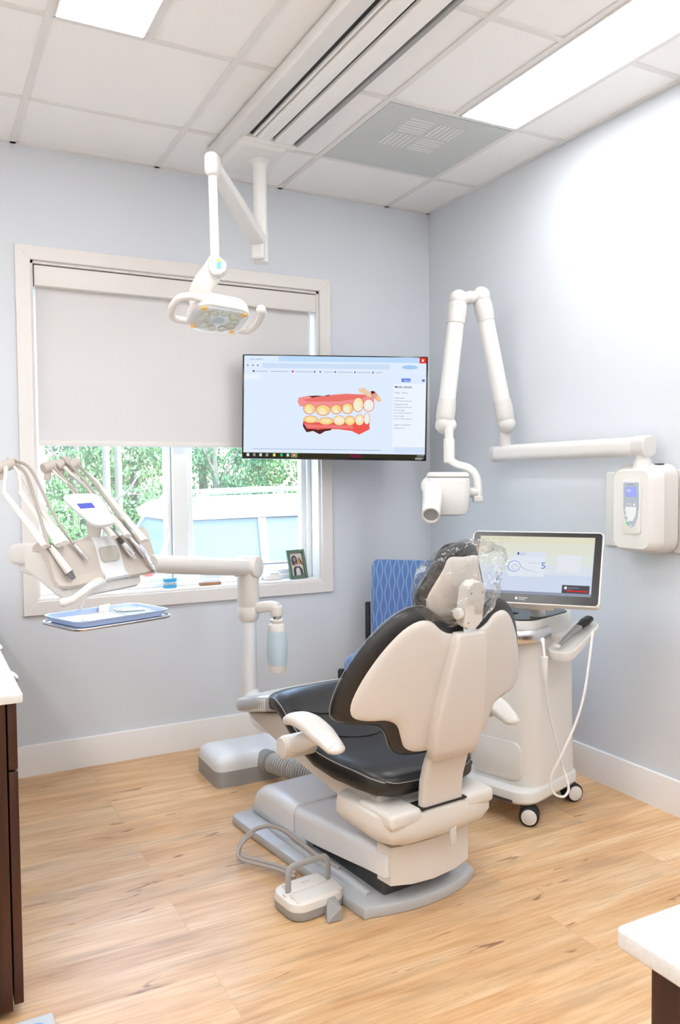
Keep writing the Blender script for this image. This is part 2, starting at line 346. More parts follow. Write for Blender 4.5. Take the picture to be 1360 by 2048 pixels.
def _shade():
    nt = SHADE.node_tree; nt.nodes.clear(); N = nt.nodes.new; L = nt.links.new
    d = N('ShaderNodeBsdfDiffuse'); d.inputs[0].default_value = (*srgb(228, 226, 225), 1); t = N('ShaderNodeBsdfTranslucent'); t.inputs[0].default_value = (*srgb(225, 226, 226), 1)
    tc = N('ShaderNodeTexCoord'); nz = N('ShaderNodeTexNoise'); nz.inputs['Scale'].default_value = 700; L(tc.outputs['Object'], nz.inputs['Vector'])
    b = N('ShaderNodeBump'); b.inputs['Strength'].default_value = .1; b.inputs['Distance'].default_value = .001; L(nz.outputs['Fac'], b.inputs['Height']); L(b.outputs[0], d.inputs['Normal'])
    m = N('ShaderNodeMixShader'); m.inputs[0].default_value = .06; L(d.outputs[0], m.inputs[1]); L(t.outputs[0], m.inputs[2]); o = N('ShaderNodeOutputMaterial'); L(m.outputs[0], o.inputs[0])
_shade()
LEAF = [mk('leaf_green_%s' % n, srgb(*c), .6, noise=.5, nscale=4) for n, c in (('mid', (142, 178, 120)), ('pale', (182, 206, 154)), ('deep', (106, 146, 102)))]
BARK = mk('bark', srgb(140, 128, 116), .9, noise=.4, nscale=12, bump=.6, bscale=20)
GRASS = mk('grass', srgb(140, 165, 95), .9, noise=.4, nscale=3)
ASPHALT = mk('parking_asphalt', srgb(150, 150, 150), .9, noise=.2, nscale=30)
CARW = mk('white_car_paint', srgb(206, 210, 216), .2, coat=.6)
CARG = mk('car_window_glass', srgb(104, 112, 116), .3, spec=.25)
TIRE = mk('tire_rubber', srgb(60, 60, 62), .8)

# ------------------------------------------------------------------ room shell
CH = 2.70; XL, YR = -3.9, -6.0
WX0, WX1, WZ0, WZ1 = -2.044, -.671, .757, 2.222      # clear opening of the window
m = MB(); m.bx(XL-.1, .15, YR-.1, .2, -.08, 0); m.build('floor', FLOOR, smooth=0)['kind'] = 'structure'
m = MB(); 
m.bx(XL, WX0, 0, .18, 0, CH+.05); m.bx(WX1, .15, 0, .18, 0, CH+.05); m.bx(WX0, WX1, 0, .18, 0, WZ0); m.bx(WX0, WX1, 0, .18, WZ1, CH+.05)
m.build('wall_back', WALL, smooth=0)['kind'] = 'structure'
m = MB(); m.bx(0, .15, YR, 0, 0, CH+.05); m.build('wall_right', WALL, smooth=0)['kind'] = 'structure'
m = MB(); m.bx(XL-.1, XL, YR, .18, 0, CH+.05); m.build('wall_left', WALL_BOUNCE, smooth=0)['kind'] = 'structure'
m = MB(); m.bx(XL-.1, .15, YR-.1, YR, 0, CH+.05); m.build('wall_front', WALL_BOUNCE, smooth=0)['kind'] = 'structure'
def baseboard(name, x0, x1, y0, y1, top):
    m = MB(); m.bx(x0, x1, y0, y1, 0, .134, bev=.004, edges=lambda a, b: a.z > 0 and b.z > 0)
    m.build(name, BASEB)['kind'] = 'structure'
baseboard('baseboard_back', XL, -.0151, -.015, 0, 1); baseboard('baseboard_right', -.015, 0, YR, -.0001, 1)
GX = [-.269-.61*k for k in range(6)]; GY = [-.442-.6015*k for k in range(10)]
m = MB().use(TILE); m.bx(XL-.1, .15, YR-.1, .18, CH+.006, CH+.08)
m.use(GRID)
for x in GX: m.bx(x-.0125, x+.0125, YR, 0, CH, CH+.008, bev=.001, seg=1)
for y in GY: m.bx(XL, 0, y-.0125, y+.0125, CH+.001, CH+.008, bev=.001, seg=1)
m.bx(-.574-.0125, -.574+.0125, GY[1]-1.22, GY[1], CH+.0005, CH+.008); m.bx(-1.794-.0125, -1.794+.0125, GY[1]-1.22, GY[1], CH+.0005, CH+.008)
m.bx(XL, 0, -.02, 0, CH, CH+.008); m.bx(-.02, 0, YR, 0, CH, CH+.008)
m.build('ceiling', TILE, smooth=0)['kind'] = 'structure'
LAMP = emis('lamp_diffuser_white', (.985, .99, 1), LIGHT_STRENGTH)
def fixture(x0, x1, y0, y1, label):
    t = thing('ceiling_light', label, 'ceiling light', ((x0+x1)/2, (y0+y1)/2, CH), 0, 'recessed ceiling light panels')
    m = MB(); 
    for a in ((x0+.012, x0+.018, y0+.012, y1-.012), (x1-.018, x1-.012, y0+.012, y1-.012), (x0+.012, x1-.012, y0+.012, y0+.018), (x0+.012, x1-.012, y1-.018, y1-.012)): m.bx(*a, CH-.004, CH+.006)
    m.build('frame', GRID, t, smooth=0)
    m = MB(); m.bx(x0+.018, x1-.018, y0+.018, y1-.018, CH-.0015, CH+.0055); m.build('diffuser', LAMP, t, smooth=0)
    return t
fixture(-.574, -.269, GY[1]-1.2, GY[1], 'long glowing ceiling panel beside the right wall, next to the perforated vent')
fixture(-2.099, -1.794, GY[1]-1.2, GY[1], 'glowing ceiling panel over the tool tray, in the top left corner')
for k_, (fa, fb, side) in enumerate(((-.574, -.269, 'along the right wall'), (-2.099, -1.794, 'in the middle row'), (-3.624, -3.319, 'in the left row'))):  # panels out of view, added to fill the room with light
    if k_ == 2: fixture(fa, fb, GY[1]-1.2, GY[1], 'added glowing ceiling panel in the left row nearest the window wall, out of view')
    fixture(fa, fb, GY[1]-3.0, GY[1]-1.8, 'added unseen glowing ceiling panel overhead beside the camera, '+side)
    fixture(fa, fb, GY[1]-4.8, GY[1]-3.6, 'added unseen glowing ceiling panel at the far end behind the camera, '+side)
t = thing('ceiling_vent', 'square perforated air vent panel in the ceiling between the rail and right light', 'vent', (-.574, -.742, CH))
m = MB(); m.bx(-.865, -.283, -1.03, -.456, CH-.001, CH+.0055); m.build('perforated_plate', VENT, t, smooth=0)
m = MB()
for qx, qy, dr_ in ((-.665, -.895, 0), (-.525, -.895, 1), (-.665, -.755, 1), (-.525, -.755, 0)):
    for k in range(6):
        o_ = -.055+.022*k
        if dr_: m.bx(qx+o_-.005, qx+o_+.005, qy-.06, qy+.06, CH-.003, CH-.001)
        else: m.bx(qx-.06, qx+.06, qy+o_-.005, qy+o_+.005, CH-.003, CH-.001)
m.build('louver', mk('louver_grey', srgb(226, 228, 226), .5), t, smooth=0)

# ------------------------------------------------------------------ window
w = sgroup('window_1', (-1.36, .06, WZ0))
tw = .060
m = MB()
x0, x1, z0, z1 = WX0-tw, WX1+tw, WZ0-tw, WZ1+tw
for poly in ([(x0, z0), (x1, z0), (WX1, WZ0), (WX0, WZ0)], [(x0, z1), (x0, z0), (WX0, WZ0), (WX0, WZ1)], [(x1, z1), (x0, z1), (WX0, WZ1), (WX1, WZ1)], [(x1, z0), (x1, z1), (WX1, WZ1), (WX1, WZ0)]):
    m.prism(poly, 0, .018, M=frame((0, 0, 0), (1, 0, 0), (0, 0, 1)), bev=.0015, seg=1)
m.build('casing', TRIM, w)
m = MB(); j = .012
m.bx(WX0, WX0+j, -.0, .17, WZ0, WZ1); m.bx(WX1-j, WX1, 0, .17, WZ0, WZ1); m.bx(WX0, WX1, 0, .17, WZ1-j, WZ1); m.build('jamb', TRIM, w, smooth=0)
m = MB(); m.bx(WX0, WX1, -.004, .17, WZ0, WZ0+j, bev=.003); m.build('window_sill', TRIM, w)
def rect_frame(m, xa, xb, za, zb, t, ya, yb, bev=.003):
    m.bx(xa, xa+t, ya, yb, za, zb, bev); m.bx(xb-t, xb, ya, yb, za, zb, bev); m.bx(xa+t*.9, xb-t*.9, ya, yb, za, za+t, bev); m.bx(xa+t*.9, xb-t*.9, ya, yb, zb-t, zb, bev)
IX0, IX1, IZ0, IZ1 = WX0+j, WX1-j, WZ0+j, WZ1-j
m = MB(); rect_frame(m, IX0, IX1, IZ0, IZ1, .022, .085, .165); m.bx(-1.415, -1.342, .083, .165, IZ0, IZ1, .004); m.build('window_frame', VINYL, w)
for a, b in ((IX0+.012, -1.412), (-1.345, IX1-.014)):
    m = MB(); rect_frame(m, a, b, IZ0+.012, IZ1-.012, .034, .105, .15, .005); s = m.build('sash', VINYL, w)
    m = MB(); rect_frame(m, a+.002, b-.002, IZ0+.014, IZ1-.014, .005, .1035, .106, 0); m.build('gasket', MGREY, s)
    m = MB(); m.bx(a+.03, b-.03, .128, .132, IZ0+.04, IZ1-.04); m.build('glass_pane', GLASS, s, smooth=0)
for xx, sg in ((-1.437, -1), (-1.335, 1)):
    m = MB(); m.tube([(xx, .098, 1.16), (xx, .094, 1.05), (xx-.002*sg, .09, 1.0), (xx+.012*sg, .075, .965), (xx+.008*sg, .07, .93)], .0035, n=8); m.ball((xx, .1, 1.165), .006); m.build('crank_handle', VINYL, w)
t = thing('roller_blind', 'white roller blind pulled halfway down in the window', 'blind', (-1.36, .04, WZ1))
m = MB(); m.bx(-2.026, -.682, .005, .085, 2.118, 2.205, .003); m.build('valance', TRIM, t)
m = MB(); m.bx(-2.018, -.708, .0445, .0455, 1.452, 2.15); m.build('shade_fabric', SHADE, t, smooth=0)
m = MB(); m.bx(-2.018, -.708, .04, .05, 1.432, 1.456, .004); m.build('hem_bar', TRIM, t)

# ------------------------------------------------------------------ outdoors
m = MB(); m.bx(-30, 40, .3, 13, -.75, -.6); m.build('parking_lot', ASPHALT, smooth=0)['kind'] = 'structure'
m = MB(); m.bx(-30, 40, 13, 60, -.75, -.55); m.build('lawn', GRASS, smooth=0)['kind'] = 'structure'
def crown_mesh(seed, mat_i, n=9000, rx=1.9, ry=1.2, h=4.6, leaf=.125):
    rnd = random.Random(seed); m = MB().use(LEAF[mat_i]); v = []; f = []
    cl = [(rnd.uniform(-1, 1)*rx*.75, rnd.uniform(-1, 1)*ry*.6, rnd.uniform(.25, h*.93), rnd.uniform(.35, .75)) for _ in range(30)]
    for i in range(n):
        c = rnd.choice(cl); d = Vector((rnd.gauss(0, 1), rnd.gauss(0, 1), rnd.gauss(0, 1))).normalized()*c[3]*rnd.uniform(.6, 1)**.5
        p = Vector(c[:3])+d
        if p.z < .02: p.z = .05+rnd.random()*.2
        e = Euler((rnd.uniform(0, 6.3), rnd.uniform(0, 6.3), rnd.uniform(0, 6.3))).to_matrix(); L = leaf*rnd.uniform(.6, 1.3)
        k = len(v)
        for q in ((-.5, 0, 0), (0, -.28, .08), (.5, 0, 0), (0, .28, .08)): v.append(p+e@(Vector(q)*L))
        f.append((k, k+1, k+2, k+3))
    m.raw(v, f, recalc=False); return m
CROWNS = {}
TREES = [(-4.6, 17.2, 0, 1, 0), (-2.2, 16.2, 1, .85, 1), (-.7, 18.4, 2, 1.05, 2), (.9, 16.6, 0, .9, 3), (2.6, 17.8, 1, 1, 4), (4.4, 16.4, 2, .9, 5), (6.2, 17.6, 0, 1, 6), (8.2, 16.8, 1, 1, 7), (-6.8, 16.4, 2, 1, 8), (1.8, 20.5, 2, 1.2, 9), (5.4, 20.6, 0, 1.2, 10), (-3.4, 20.2, 0, 1.2, 11), (9.9, 19.5, 2, 1.2, 12)]
TL = ['leafy tree behind the tool rods, leftmost seen through the window', 'pale green tree beyond the left window pane', 'deep green tree behind the pale trunk in the left pane', 'leafy tree above the rear of the white car', 'pale tree above the roof rails of the white car, left part', 'deep green tree behind the middle of the car roof', 'leafy tree above the right end of the car roof', 'pale tree hidden mostly behind the television and casing', 'tall green tree left of the window view', 'taller deep green tree in the back row over the car', 'taller leafy tree in the back row, right part of the view', 'taller leafy tree in the back row, left part of the view', 'farthest right deep green tree in the back row']
for (x, y, mi, s, k), lab in zip(TREES, TL):
    t = thing('tree', lab, 'tree', (x, y, -.55), k*1.3, 'trees beyond the parking lot'); t.scale = (s, s, s)
    if (mi) not in CROWNS:
        mm = crown_mesh(40+mi, mi); o = mm.build('foliage', LEAF[mi], None, smooth=0); CROWNS[mi] = o; o.parent = t
        b = MB(); b.tube([(0, 0, 0), (.05, .02, 1.5), (-.03, .05, 3), (.05, 0, 4.4)], [.13, .11, .08, .03], n=10); b.tube([(.03, .02, 1.7), (.4, -.2, 2.6), (.8, -.3, 3.1)], [.05, .035, .015], n=7); b.tube([(0, .04, 2.2), (-.5, -.2, 2.9), (-.9, -.1, 3.6)], [.05, .03, .015], n=7)
        o2 = b.build('trunk', BARK); o2.parent = t; CROWNS[(mi, 't')] = o2
    else:
        for q in (CROWNS[mi], CROWNS[(mi, 't')]): c = q.copy(); link(c); c.parent = t
def bare_tree(lab, x, y, r):
    t = thing('tree', lab, 'tree', (x, y, -.6)); Mx = mat_of(t)
    m = MB(Mx); m.tube([(0, 0, 0), (.02, 0, 2), (-.03, 0, 5)], [r, r*.85, r*.6], n=12); m.build('trunk', BARK, t)
    m = MB(Mx); m.tube([(.02, 0, 2.9), (.5, .1, 3.6), (.9, 0, 4.3)], [r*.35, r*.2, r*.08], n=8); m.build('branch', BARK, t)
p = px(212, 1000, Y=14.6); bare_tree('straight pale bare trunk seen in the left window pane', p.x, 14.6, .10)
p = px(236, 1000, Y=15.2); bare_tree('second pale trunk, just right of the straightest one', p.x, 15.2, .10)
m = MB(); m.tube([px(222, 1006, d=13), px(255, 982, d=13), px(270, 960, d=13), px(284, 938, d=13)], [.025, .022, .016, .01], n=7); m.tube([px(252, 984, d=13), px(268, 988, d=13.1), px(288, 988, d=13.2)], [.014, .01, .006], n=6)
m.tube([px(222, 1006, d=13), px(205, 1030, d=13), Vector((px(190, 1060, d=13).x, px(190, 1060, d=13).y, -.6))], [.025, .028, .035], n=7)
tag(m.build('fallen_branch', BARK, loc=tuple(px(205, 1030, d=13))), 'thin bare forked branch leaning in front of the trees', 'branch')
# the parked car
t = thing('parked_car', 'white car with roof rails parked outside the window', 'car', (1.9, 5.1, -.6))
C0 = Matrix.Translation((-.5, 4.2, -.6))        # rear-left corner at ground; x forward, y across
m = MB(C0)
prof = [(.05, .35), (.0, .6), (.02, .95), (.12, 1.02), (4.55, .98), (4.7, .8), (4.72, .45), (4.6, .3), (3.95, .28), (3.9, .55), (3.7, .72), (3.5, .75), (3.28, .7), (3.1, .5), (3.08, .28), (1.42, .26), (1.38, .5), (1.2, .7), (.98, .76), (.76, .7), (.58, .5), (.54, .3)]
MP = Matrix(((1, 0, 0, 0), (0, 0, -1, 1.85), (0, 1, 0, 0), (0, 0, 0, 1)))
m.prism(prof, 0, 1.85, M=MP, bev=.05, seg=3)
bdy = m.build('body', CARW, t)
m = MB(C0)
gh = [[(.10, .06, 1.0), (3.45, .06, 1.0), (3.45, 1.79, 1.0), (.10, 1.79, 1.0)], [(.42, .2, 1.52), (2.55, .2, 1.55), (2.55, 1.65, 1.55), (.42, 1.65, 1.52)]]
m.loft(gh); m.build('greenhouse', CARG, bdy, smooth=0)
m = MB(C0)
roof = [[(x, y, z) for x, y, z in sec] for sec in ([(.33, .16, 1.47), (2.65, .16, 1.5), (2.65, 1.69, 1.5), (.33, 1.69, 1.47)], [(.3, .15, 1.56), (2.6, .15, 1.6), (2.6, 1.7, 1.6), (.3, 1.7, 1.56)], [(.45, .3, 1.66), (2.4, .3, 1.68), (2.4, 1.55, 1.68), (.45, 1.55, 1.66)], [(.8, .5, 1.69), (2.1, .5, 1.71), (2.1, 1.35, 1.71), (.8, 1.35, 1.69)])]
m.loft(roof); m.build('roof', CARW, t, smooth=50)
for y, yt in ((.055, .19), (1.795, 1.66)):
    for xb, xt, wd in ((.13, .44, .10), (1.25, 1.28, .05), (2.25, 2.1, .05), (3.38, 2.55, .05)):
        m = MB(C0); m.loft([[(xb-.02, y-.01, 1.0), (xb+wd, y-.01, 1.0), (xb+wd, y+.01, 1.0), (xb-.02, y+.01, 1.0)], [(xt-.04, yt-.01, 1.52), (xt+wd, yt-.01, 1.52), (xt+wd, yt+.01, 1.52), (xt-.04, yt+.01, 1.52)]]); m.build('pillar', CARW, t)
for yb, yt in ((.06, .2), (1.69, 1.55)):
    m = MB(C0); m.loft([[(.08, yb, 1.0), (.08, yb+.1, 1.0), (.12, yb+.1, 1.0), (.12, yb, 1.0)], [(.40, yt, 1.52), (.40, yt+.1, 1.52), (.44, yt+.1, 1.52), (.44, yt, 1.52)]]); m.build('pillar', CARW, t)
for y in (.26, 1.58):
    m = MB(C0); m.tube([(.55, y, 1.62), (.62, y, 1.72), (.9, y, 1.75), (2.1, y, 1.78), (2.4, y, 1.74), (2.48, y, 1.63)], .02, n=8); m.build('roof_rail', mk('rail_dark', srgb(120, 122, 126), .4), t)
for x in (.98, 3.5):
    for y in (.1, 1.75):
        m = MB(C0); m.cyl((x, y-.1, .34), (x, y+.1, .34), .34, bev=.03); wh = m.build('wheel', TIRE, t)
        m = MB(C0); s = -1 if y < 1 else 1
        m.cyl((x, y+s*.085, .34), (x, y+s*.108, .34), .21, bev=.008); m.build('hubcap', STEEL, wh)
m = MB(C0); m.box((.06, .1, .92), (.16, .18, .2), .03); m.build('tail_light', mk('red_lens', (.5, .04, .03), .2), t)
for y in (-.004, 1.854):
    m = MB(C0); m.bx(.2, 4.5, y-.008, y+.008, .985, 1.005, .003); m.bx(.6, 3.1, y-.006, y+.006, .30, .36, .003); m.build('side_trim', DGREY, t)
m = MB(C0); m.bx(.46, 2.6, .165, .185, 1.475, 1.495, .003); m.build('window_trim', DGREY, t)
m = MB(C0); m.box((3.0, -.1, 1.06), (.2, .18, .14), .05); m.build('door_mirror', CARW, t)

# ------------------------------------------------------------------ ceiling rail
t = thing('ceiling_track', 'long white ceiling rail with two tracks holding the dental lamp', 'ceiling rail', (-1.2, -2.0, CH))
y0, y1 = -4.6, -.60
m = MB(); m.bx(-1.352, -1.283, y0, -.30, 2.652, CH, .006); m.build('side_fascia', WHITE, t)
m = MB().use(RAIL); m.bx(-1.262, -1.252, y0, y1, 2.655, CH); m.bx(-1.244, -1.186, y0, y1, 2.648, CH-.002, .004); m.bx(-1.168, -1.088, y0, y1, 2.648, CH-.002, .004); m.build('rail', RAIL, t)
m = MB(); m.bx(-1.283, -1.075, y0, y1, 2.664, CH); m.build('track_channel', BLKM, t, smooth=0)
m = MB(); m.bx(-1.075, -1.058, y0, y1, 2.648, CH, .003); m.build('edge_rail', MGREY, t)
m = MB(); m.box((-1.2, -.42, 2.664), (.215, .36, .07), .03, 4); m.bx(-1.30, -1.06, -.615, -.57, 2.64, CH, .012); m.build('carriage', WHITE, t)
# dental lamp
lp = Vector((-1.165, -.45, 0)); t = thing('dental_lamp', 'white dental operating lamp with loop handles hanging from the ceiling rail', 'dental lamp', (lp.x, lp.y, 2.63))
m = MB(); m.lathe([(0, 2.645), (.045, 2.645), (.045, 2.628), (.034, 2.618), (.029, 2.61), (.029, 2.215), (.031, 2.21), (.031, 2.205), (0, 2.205)], (lp.x, lp.y, 0)); m.cyl((lp.x, lp.y, 2.2), (lp.x, lp.y, 2.335), .033, bev=.004); m.build('post', WHITE, t)
ap = px(425, 330, d=2.9); sh = Vector((lp.x, lp.y, 2.255))
dirh = Vector((ap.x-sh.x, ap.y-sh.y, 0)).normalized(); st = sh+dirh*.035
m = MB(); m.box((st+dirh*.0), (.045, .055, .10), .012, rot=(0, 0, math.atan2(dirh.y, dirh.x))); m.build('elbow_joint', WHITE, t)
m = MB(); a = st+Vector((0, 0, .03)); b = ap+dirh*-.012
m.tube([a-dirh*.0, a.lerp(b, .5), b], [.036, .034, .026], n=16, sm=1, ry=.75, sq=.35); m.build('spring_arm', WHITE, t)
m = MB(); m.box(ap, (.062, .05, .085), .02, 4, rot=(0, 0, math.atan2(dirh.y, dirh.x))); m.build('upper_knuckle', WHITE, t)
pb = px(436, 517, d=2.88); pb = Vector((ap.x+.004, ap.y, pb.z))
m = MB(); m.cyl(ap-Vector((0, 0, .03)), pb, .0165); m.build('drop_tube', WHITE, t)
m = MB(); m.cyl(pb+Vector((0, 0, .012)), pb-Vector((0, 0, .03)), .024, bev=.004); m.build('collar', WHITE, t)
yk = [px(436, 525, d=2.88), px(424, 545, d=2.87), px(406, 572, d=2.88), px(402, 598, d=2.9), px(418, 618, d=2.88)]
m = MB(); m.tube([yk[0]+Vector((0, 0, .01))]+yk[1:], [.032, .038, .040, .046, .046], n=18, ry=.5, up=cf, sq=.3); yo = m.build('yoke_arm', CREAM, t)
kp = px(437, 530, d=2.835); KM = frame(kp, cr, cu)
m = MB(KM); m.prism(rrect(.066, .060, .026), -.03, .008, M=Matrix.Translation((-.004, -.006, 0)) @ Matrix.Rotation(R(-25), 4, 'Z'), bev=.008, seg=3); m.build('switch_housing', LGREY, t)
m = MB(KM).use(mk('yellow_green_mark', srgb(205, 220, 60), .5)); m.prism(rrect(.018, .005, .001), .008, .0095, M=Matrix.Translation((.003, .014, 0))); m.use(mk('pale_blue_keys', srgb(150, 200, 235), .5)); m.prism(rrect(.022, .024, .003), .008, .0095, M=Matrix.Translation((.003, -.003, 0)))
m.use(mk('blue_symbol', srgb(60, 110, 190), .5))
for q in (.004, -.003, -.010): m.prism(rrect(.004, .003, .001), .0095, .0102, M=Matrix.Translation((.003, q, 0)))
m.build('touch_keys', WHITE, t, smooth=0)
# lamp head: a rounded square pan tilted; its glass faces down and towards the chair
HC = px(436, 633, d=2.83)
hx = (cr*.124-cu*.006+cf*.070).normalized(); hy = (cr*.066+cu*.047-cf*.113).normalized()
HM = frame(HC, hx, hy)
if (HM.to_3x3() @ Vector((0, 0, 1))).z < 0: zs = 1
else: zs = -1
def hz(z): return z*zs       # positive = glass side
def HT(z): return Matrix.Translation((0, 0, hz(z)))
ow = .205; oh = .168
m = MB(HM)
secs = []
for z, sc_, in ((-.042, .70), (-.04, .86), (-.03, .95), (-.012, 1.0), (.004, 1.0), (.012, .97)):
    secs.append([(x*sc_, y*sc_, hz(z)) for x, y in rrect(ow, oh, .055, 6)])
m.loft(secs); m.build('lamp_head', WHITE, t)
m = MB(HM); m.prism(rrect(ow*.93, oh*.92, .048, 6), min(hz(.012), hz(.014)), max(hz(.012), hz(.014))); m.build('reflector_plate', mk('reflector_tray', srgb(236, 240, 240), .35), t)
YEL = mk('amber_diode', srgb(250, 195, 60), .3, emit=srgb(250, 180, 40), es=.1); REF = mk('diode_cup', srgb(226, 234, 222), .12, metal=.2); PALE = mk('pale_blue_lens', srgb(196, 216, 232), .15)
k = 0
for i in range(10):
    a = 2*math.pi*i/10+.2; x, y = .058*math.cos(a), .050*math.sin(a)
    m = MB(HM); s = zs; m.lathe([(0, .004), (.006, .006), (.0155, .0065), (.0135, 0), (0, 0)], (x, y, hz(.0145)), (0, 0, s), 16); m.build('led_cup', REF, t)
for x, y in ((.073, .058), (-.073, .058), (.073, -.058), (-.073, -.058)):
    m = MB(HM); m.lathe([(0, .005), (.010, .0055), (.009, 0), (0, 0)], (x, y, hz(.0145)), (0, 0, zs), 14); m.build('amber_led', YEL, t)
m = MB(HM); m.lathe([(0, .006), (.016, .005), (.023, .002), (.023, 0), (0, 0)], (0, 0, hz(.0145)), (0, 0, zs), 20); m.build('center_lens', PALE, t)
m = MB(HM); m.pillow(rrect(ow*.96, oh*.95, .05, 5), (0, 0), lambda u, v: (Vector((u, v, hz(.020))), Vector((0, 0, zs))), .010, .002, rings=4); m.build('lens_cover', LENS, t)
for s in (-1, 1):
    m = MB(HM); X = ow/2
    if s < 0: m.tube([(s*(X-.02), oh*.38, hz(-.012)), (s*(X+.02), oh*.42, hz(-.012)), (s*(X+.054), oh*.30, hz(-.010)), (s*(X+.062), -oh*.05, hz(-.004)), (s*(X+.042), -oh*.32, hz(0)), (s*(X-.02), -oh*.34, hz(0))], .013, n=12)
    else:
        m.tube([(s*(X+.034), oh*.40, hz(-.012)), (s*(X+.046), oh*.30, hz(-.010)), (s*(X+.050), -oh*.05, hz(-.004)), (s*(X+.032), -oh*.34, hz(0)), (s*(X-.02), -oh*.36, hz(0))], [.017, .014, .013, .013, .013], n=12); m.ball((s*(X+.034), oh*.40, hz(-.012)), .017)
    m.build('loop_handle', WHITE, t)

# ------------------------------------------------------------------ television
TR = (px(858, 713, d=3.85)-px(485, 708, d=3.85)); TLc = px(485, 708, d=3.85); TB = px(487, 916, d=3.87)
TW, TH = .885, .497
TM = frame(TLc, TR, Vector((0, 0, 1))-TR.normalized()*TR.normalized().z)
t = thing('television', 'black flat television showing a scan of teeth and gums beside the window', 'television', tuple(px(671, 815, d=3.9)))
m = MB(TM); m.box((TW/2, -TH/2, -.022), (TW, TH, .036), .004, 2); m.box((TW/2, -TH*.62, -.05), (TW*.55, TH*.5, .05), .02); m.build('housing', BLACK, t)
m = MB(TM); m.cyl((TW*.55, -TH*.5, -.07), (TW*.55, -TH*.5, -.24), .02); m.box((TW*.55, -TH*.5, -.08), (.2, .2, .012), .003); m.build('mount_arm', BLKM, t)
m = MB(TM); m.text('VIZIO', (TW-.055, -TH+.0045, -.0032), .013, bold=.02); m.build('maker_lettering', mk('silver_print', srgb(190, 190, 190), .4), t, smooth=0)
SCR = {}
def em(r, g, b, s=1.0):
    k = (r, g, b, s)
    if k not in SCR: SCR[k] = emis('screen_%d_%d_%d' % (r, g, b), srgb(r, g, b), s*2**-EXPO)
    return SCR[k]
class Screen:
    def __init__(s, M, w, h, z=0): s.m = MB(M); s.w = w; s.h = h; s.z = z; s.L = 0
    def P(s, u, v): return (u*s.w, -v*s.h, s.z+s.L*.00005)
    def poly(s, pts, c):
        s.L += 1; s.m.use(em(*c)); s.m.raw([s.P(*p) for p in pts], [tuple(range(len(pts)))[::-1]], recalc=False)
    def rect(s, a, b, c, d, col): s.poly([(a, b), (c, b), (c, d), (a, d)], col)
    def ell(s, u, v, ru, rv, col, n=16, rot=0): s.poly([(u+ru*math.cos(2*math.pi*i/n+rot), v+rv*math.sin(2*math.pi*i/n+rot)) for i in range(n)], col)
    def txt(s, t, u, v, size, col, bold=0): s.L += 1; s.m.use(em(*col)); s.m.text(t, s.P(u, v), size*s.h, bold=bold)
def pix(x, y): return ((x-58)/1225, (y-66)/(706-48))     # zoomed-photo pixels to screen fractions
sw, shh = TW-.016, TH-.036
S = Screen(TM @ Matrix.Translation((.008, -.006, -.0035)), sw, shh)
def q(x, y):                                            # perspective-free mapping of the zoomed crop onto the screen
    v = (y-(66+(x-58)*.019))/(668+(x-58)*.012); lx = 56+v*4; rx = 1318-v*38
    return ((x-lx)/(rx-lx), v*.985)
BG = (222, 236, 255)
S.rect(0, 0, 1, 1, (224, 237, 255)); S.rect(0, 0, 1, .055, (190, 220, 252)); S.rect(0, 0, .19, .058, (222, 238, 255)); S.rect(0, .055, 1, .185, (226, 238, 255))
S.rect(.10, .075, .80, .125, (205, 224, 248)); S.ell(.91, .1, .045, .022, (165, 205, 245), 20); S.rect(.962, 0, 1, .058, (232, 52, 38)); S.txt('x', .974, .04, .05, (255, 255, 255), .03)
S.rect(0, .19, .09, .245, (236, 244, 255)); S.rect(.82, .27, 1, .93, (238, 245, 255)); S.rect(.865, .215, .915, .252, (98, 130, 225)); S.txt('Share', .877, .246, .03, (235, 240, 255))
S.txt('scan viewer', .03, .045, .03, (140, 155, 180)); 
for i, (u, c) in enumerate(((.02, (110, 125, 150)), (.048, (110, 125, 150)), (.075, (110, 125, 150)))): S.ell(u, .1, .005, .008, c, 8)
S.rect(.048, .15, .058, .168, (40, 60, 130)); S.rect(.262, .15, .272, .168, (205, 60, 60))
for u, w_ in ((.064, .065), (.145, .1), (.28, .1), (.44, .05), (.51, .085), (.62, .075), (.72, .04)): S.rect(u, .157, u+w_, .163, (160, 176, 200))
for u in (.385, .415, .497, .605, .705): S.rect(u, .15, u+.006, .168, (50, 60, 80))
S.txt('Media details', .828, .315, .034, (60, 75, 105), .01)
for k_, (tt_, vv) in enumerate((('Details   Shares', .37), ('Media name', .425), ('Acquisition date', .49), ('Record type', .55), ('Source type', .61), ('Tags and comments', .70), ('Visible to all', .735))): S.txt(tt_, .826, vv, .022, (110, 125, 150))
for vv in (.445, .51, .57, .63): S.rect(.826, vv, .826+.1, vv+.006, (175, 190, 212))
S.rect(.05, .958, .76, .964, (160, 180, 205)); S.rect(.83, .925, 1, .99, (212, 228, 250)); S.ell(.985, .235, .009, .014, (110, 130, 180))
PINK, PINK2, YEL1, YEL2, IV, DRK, RED_ = (244, 150, 150), (236, 118, 110), (248, 214, 140), (252, 232, 178), (246, 238, 224), (92, 40, 38), (238, 92, 84)
S.poly([q(*p) for p in ((425, 395), (432, 365), (500, 352), (560, 380), (645, 348), (700, 343), (760, 340), (850, 345), (930, 352), (950, 380), (940, 420), (880, 410), (800, 440), (700, 440), (560, 440), (470, 430), (440, 425))], PINK)
S.poly([q(*p) for p in ((500, 354), (560, 352), (600, 356), (640, 346), (645, 350), (600, 372), (562, 384))], DRK)
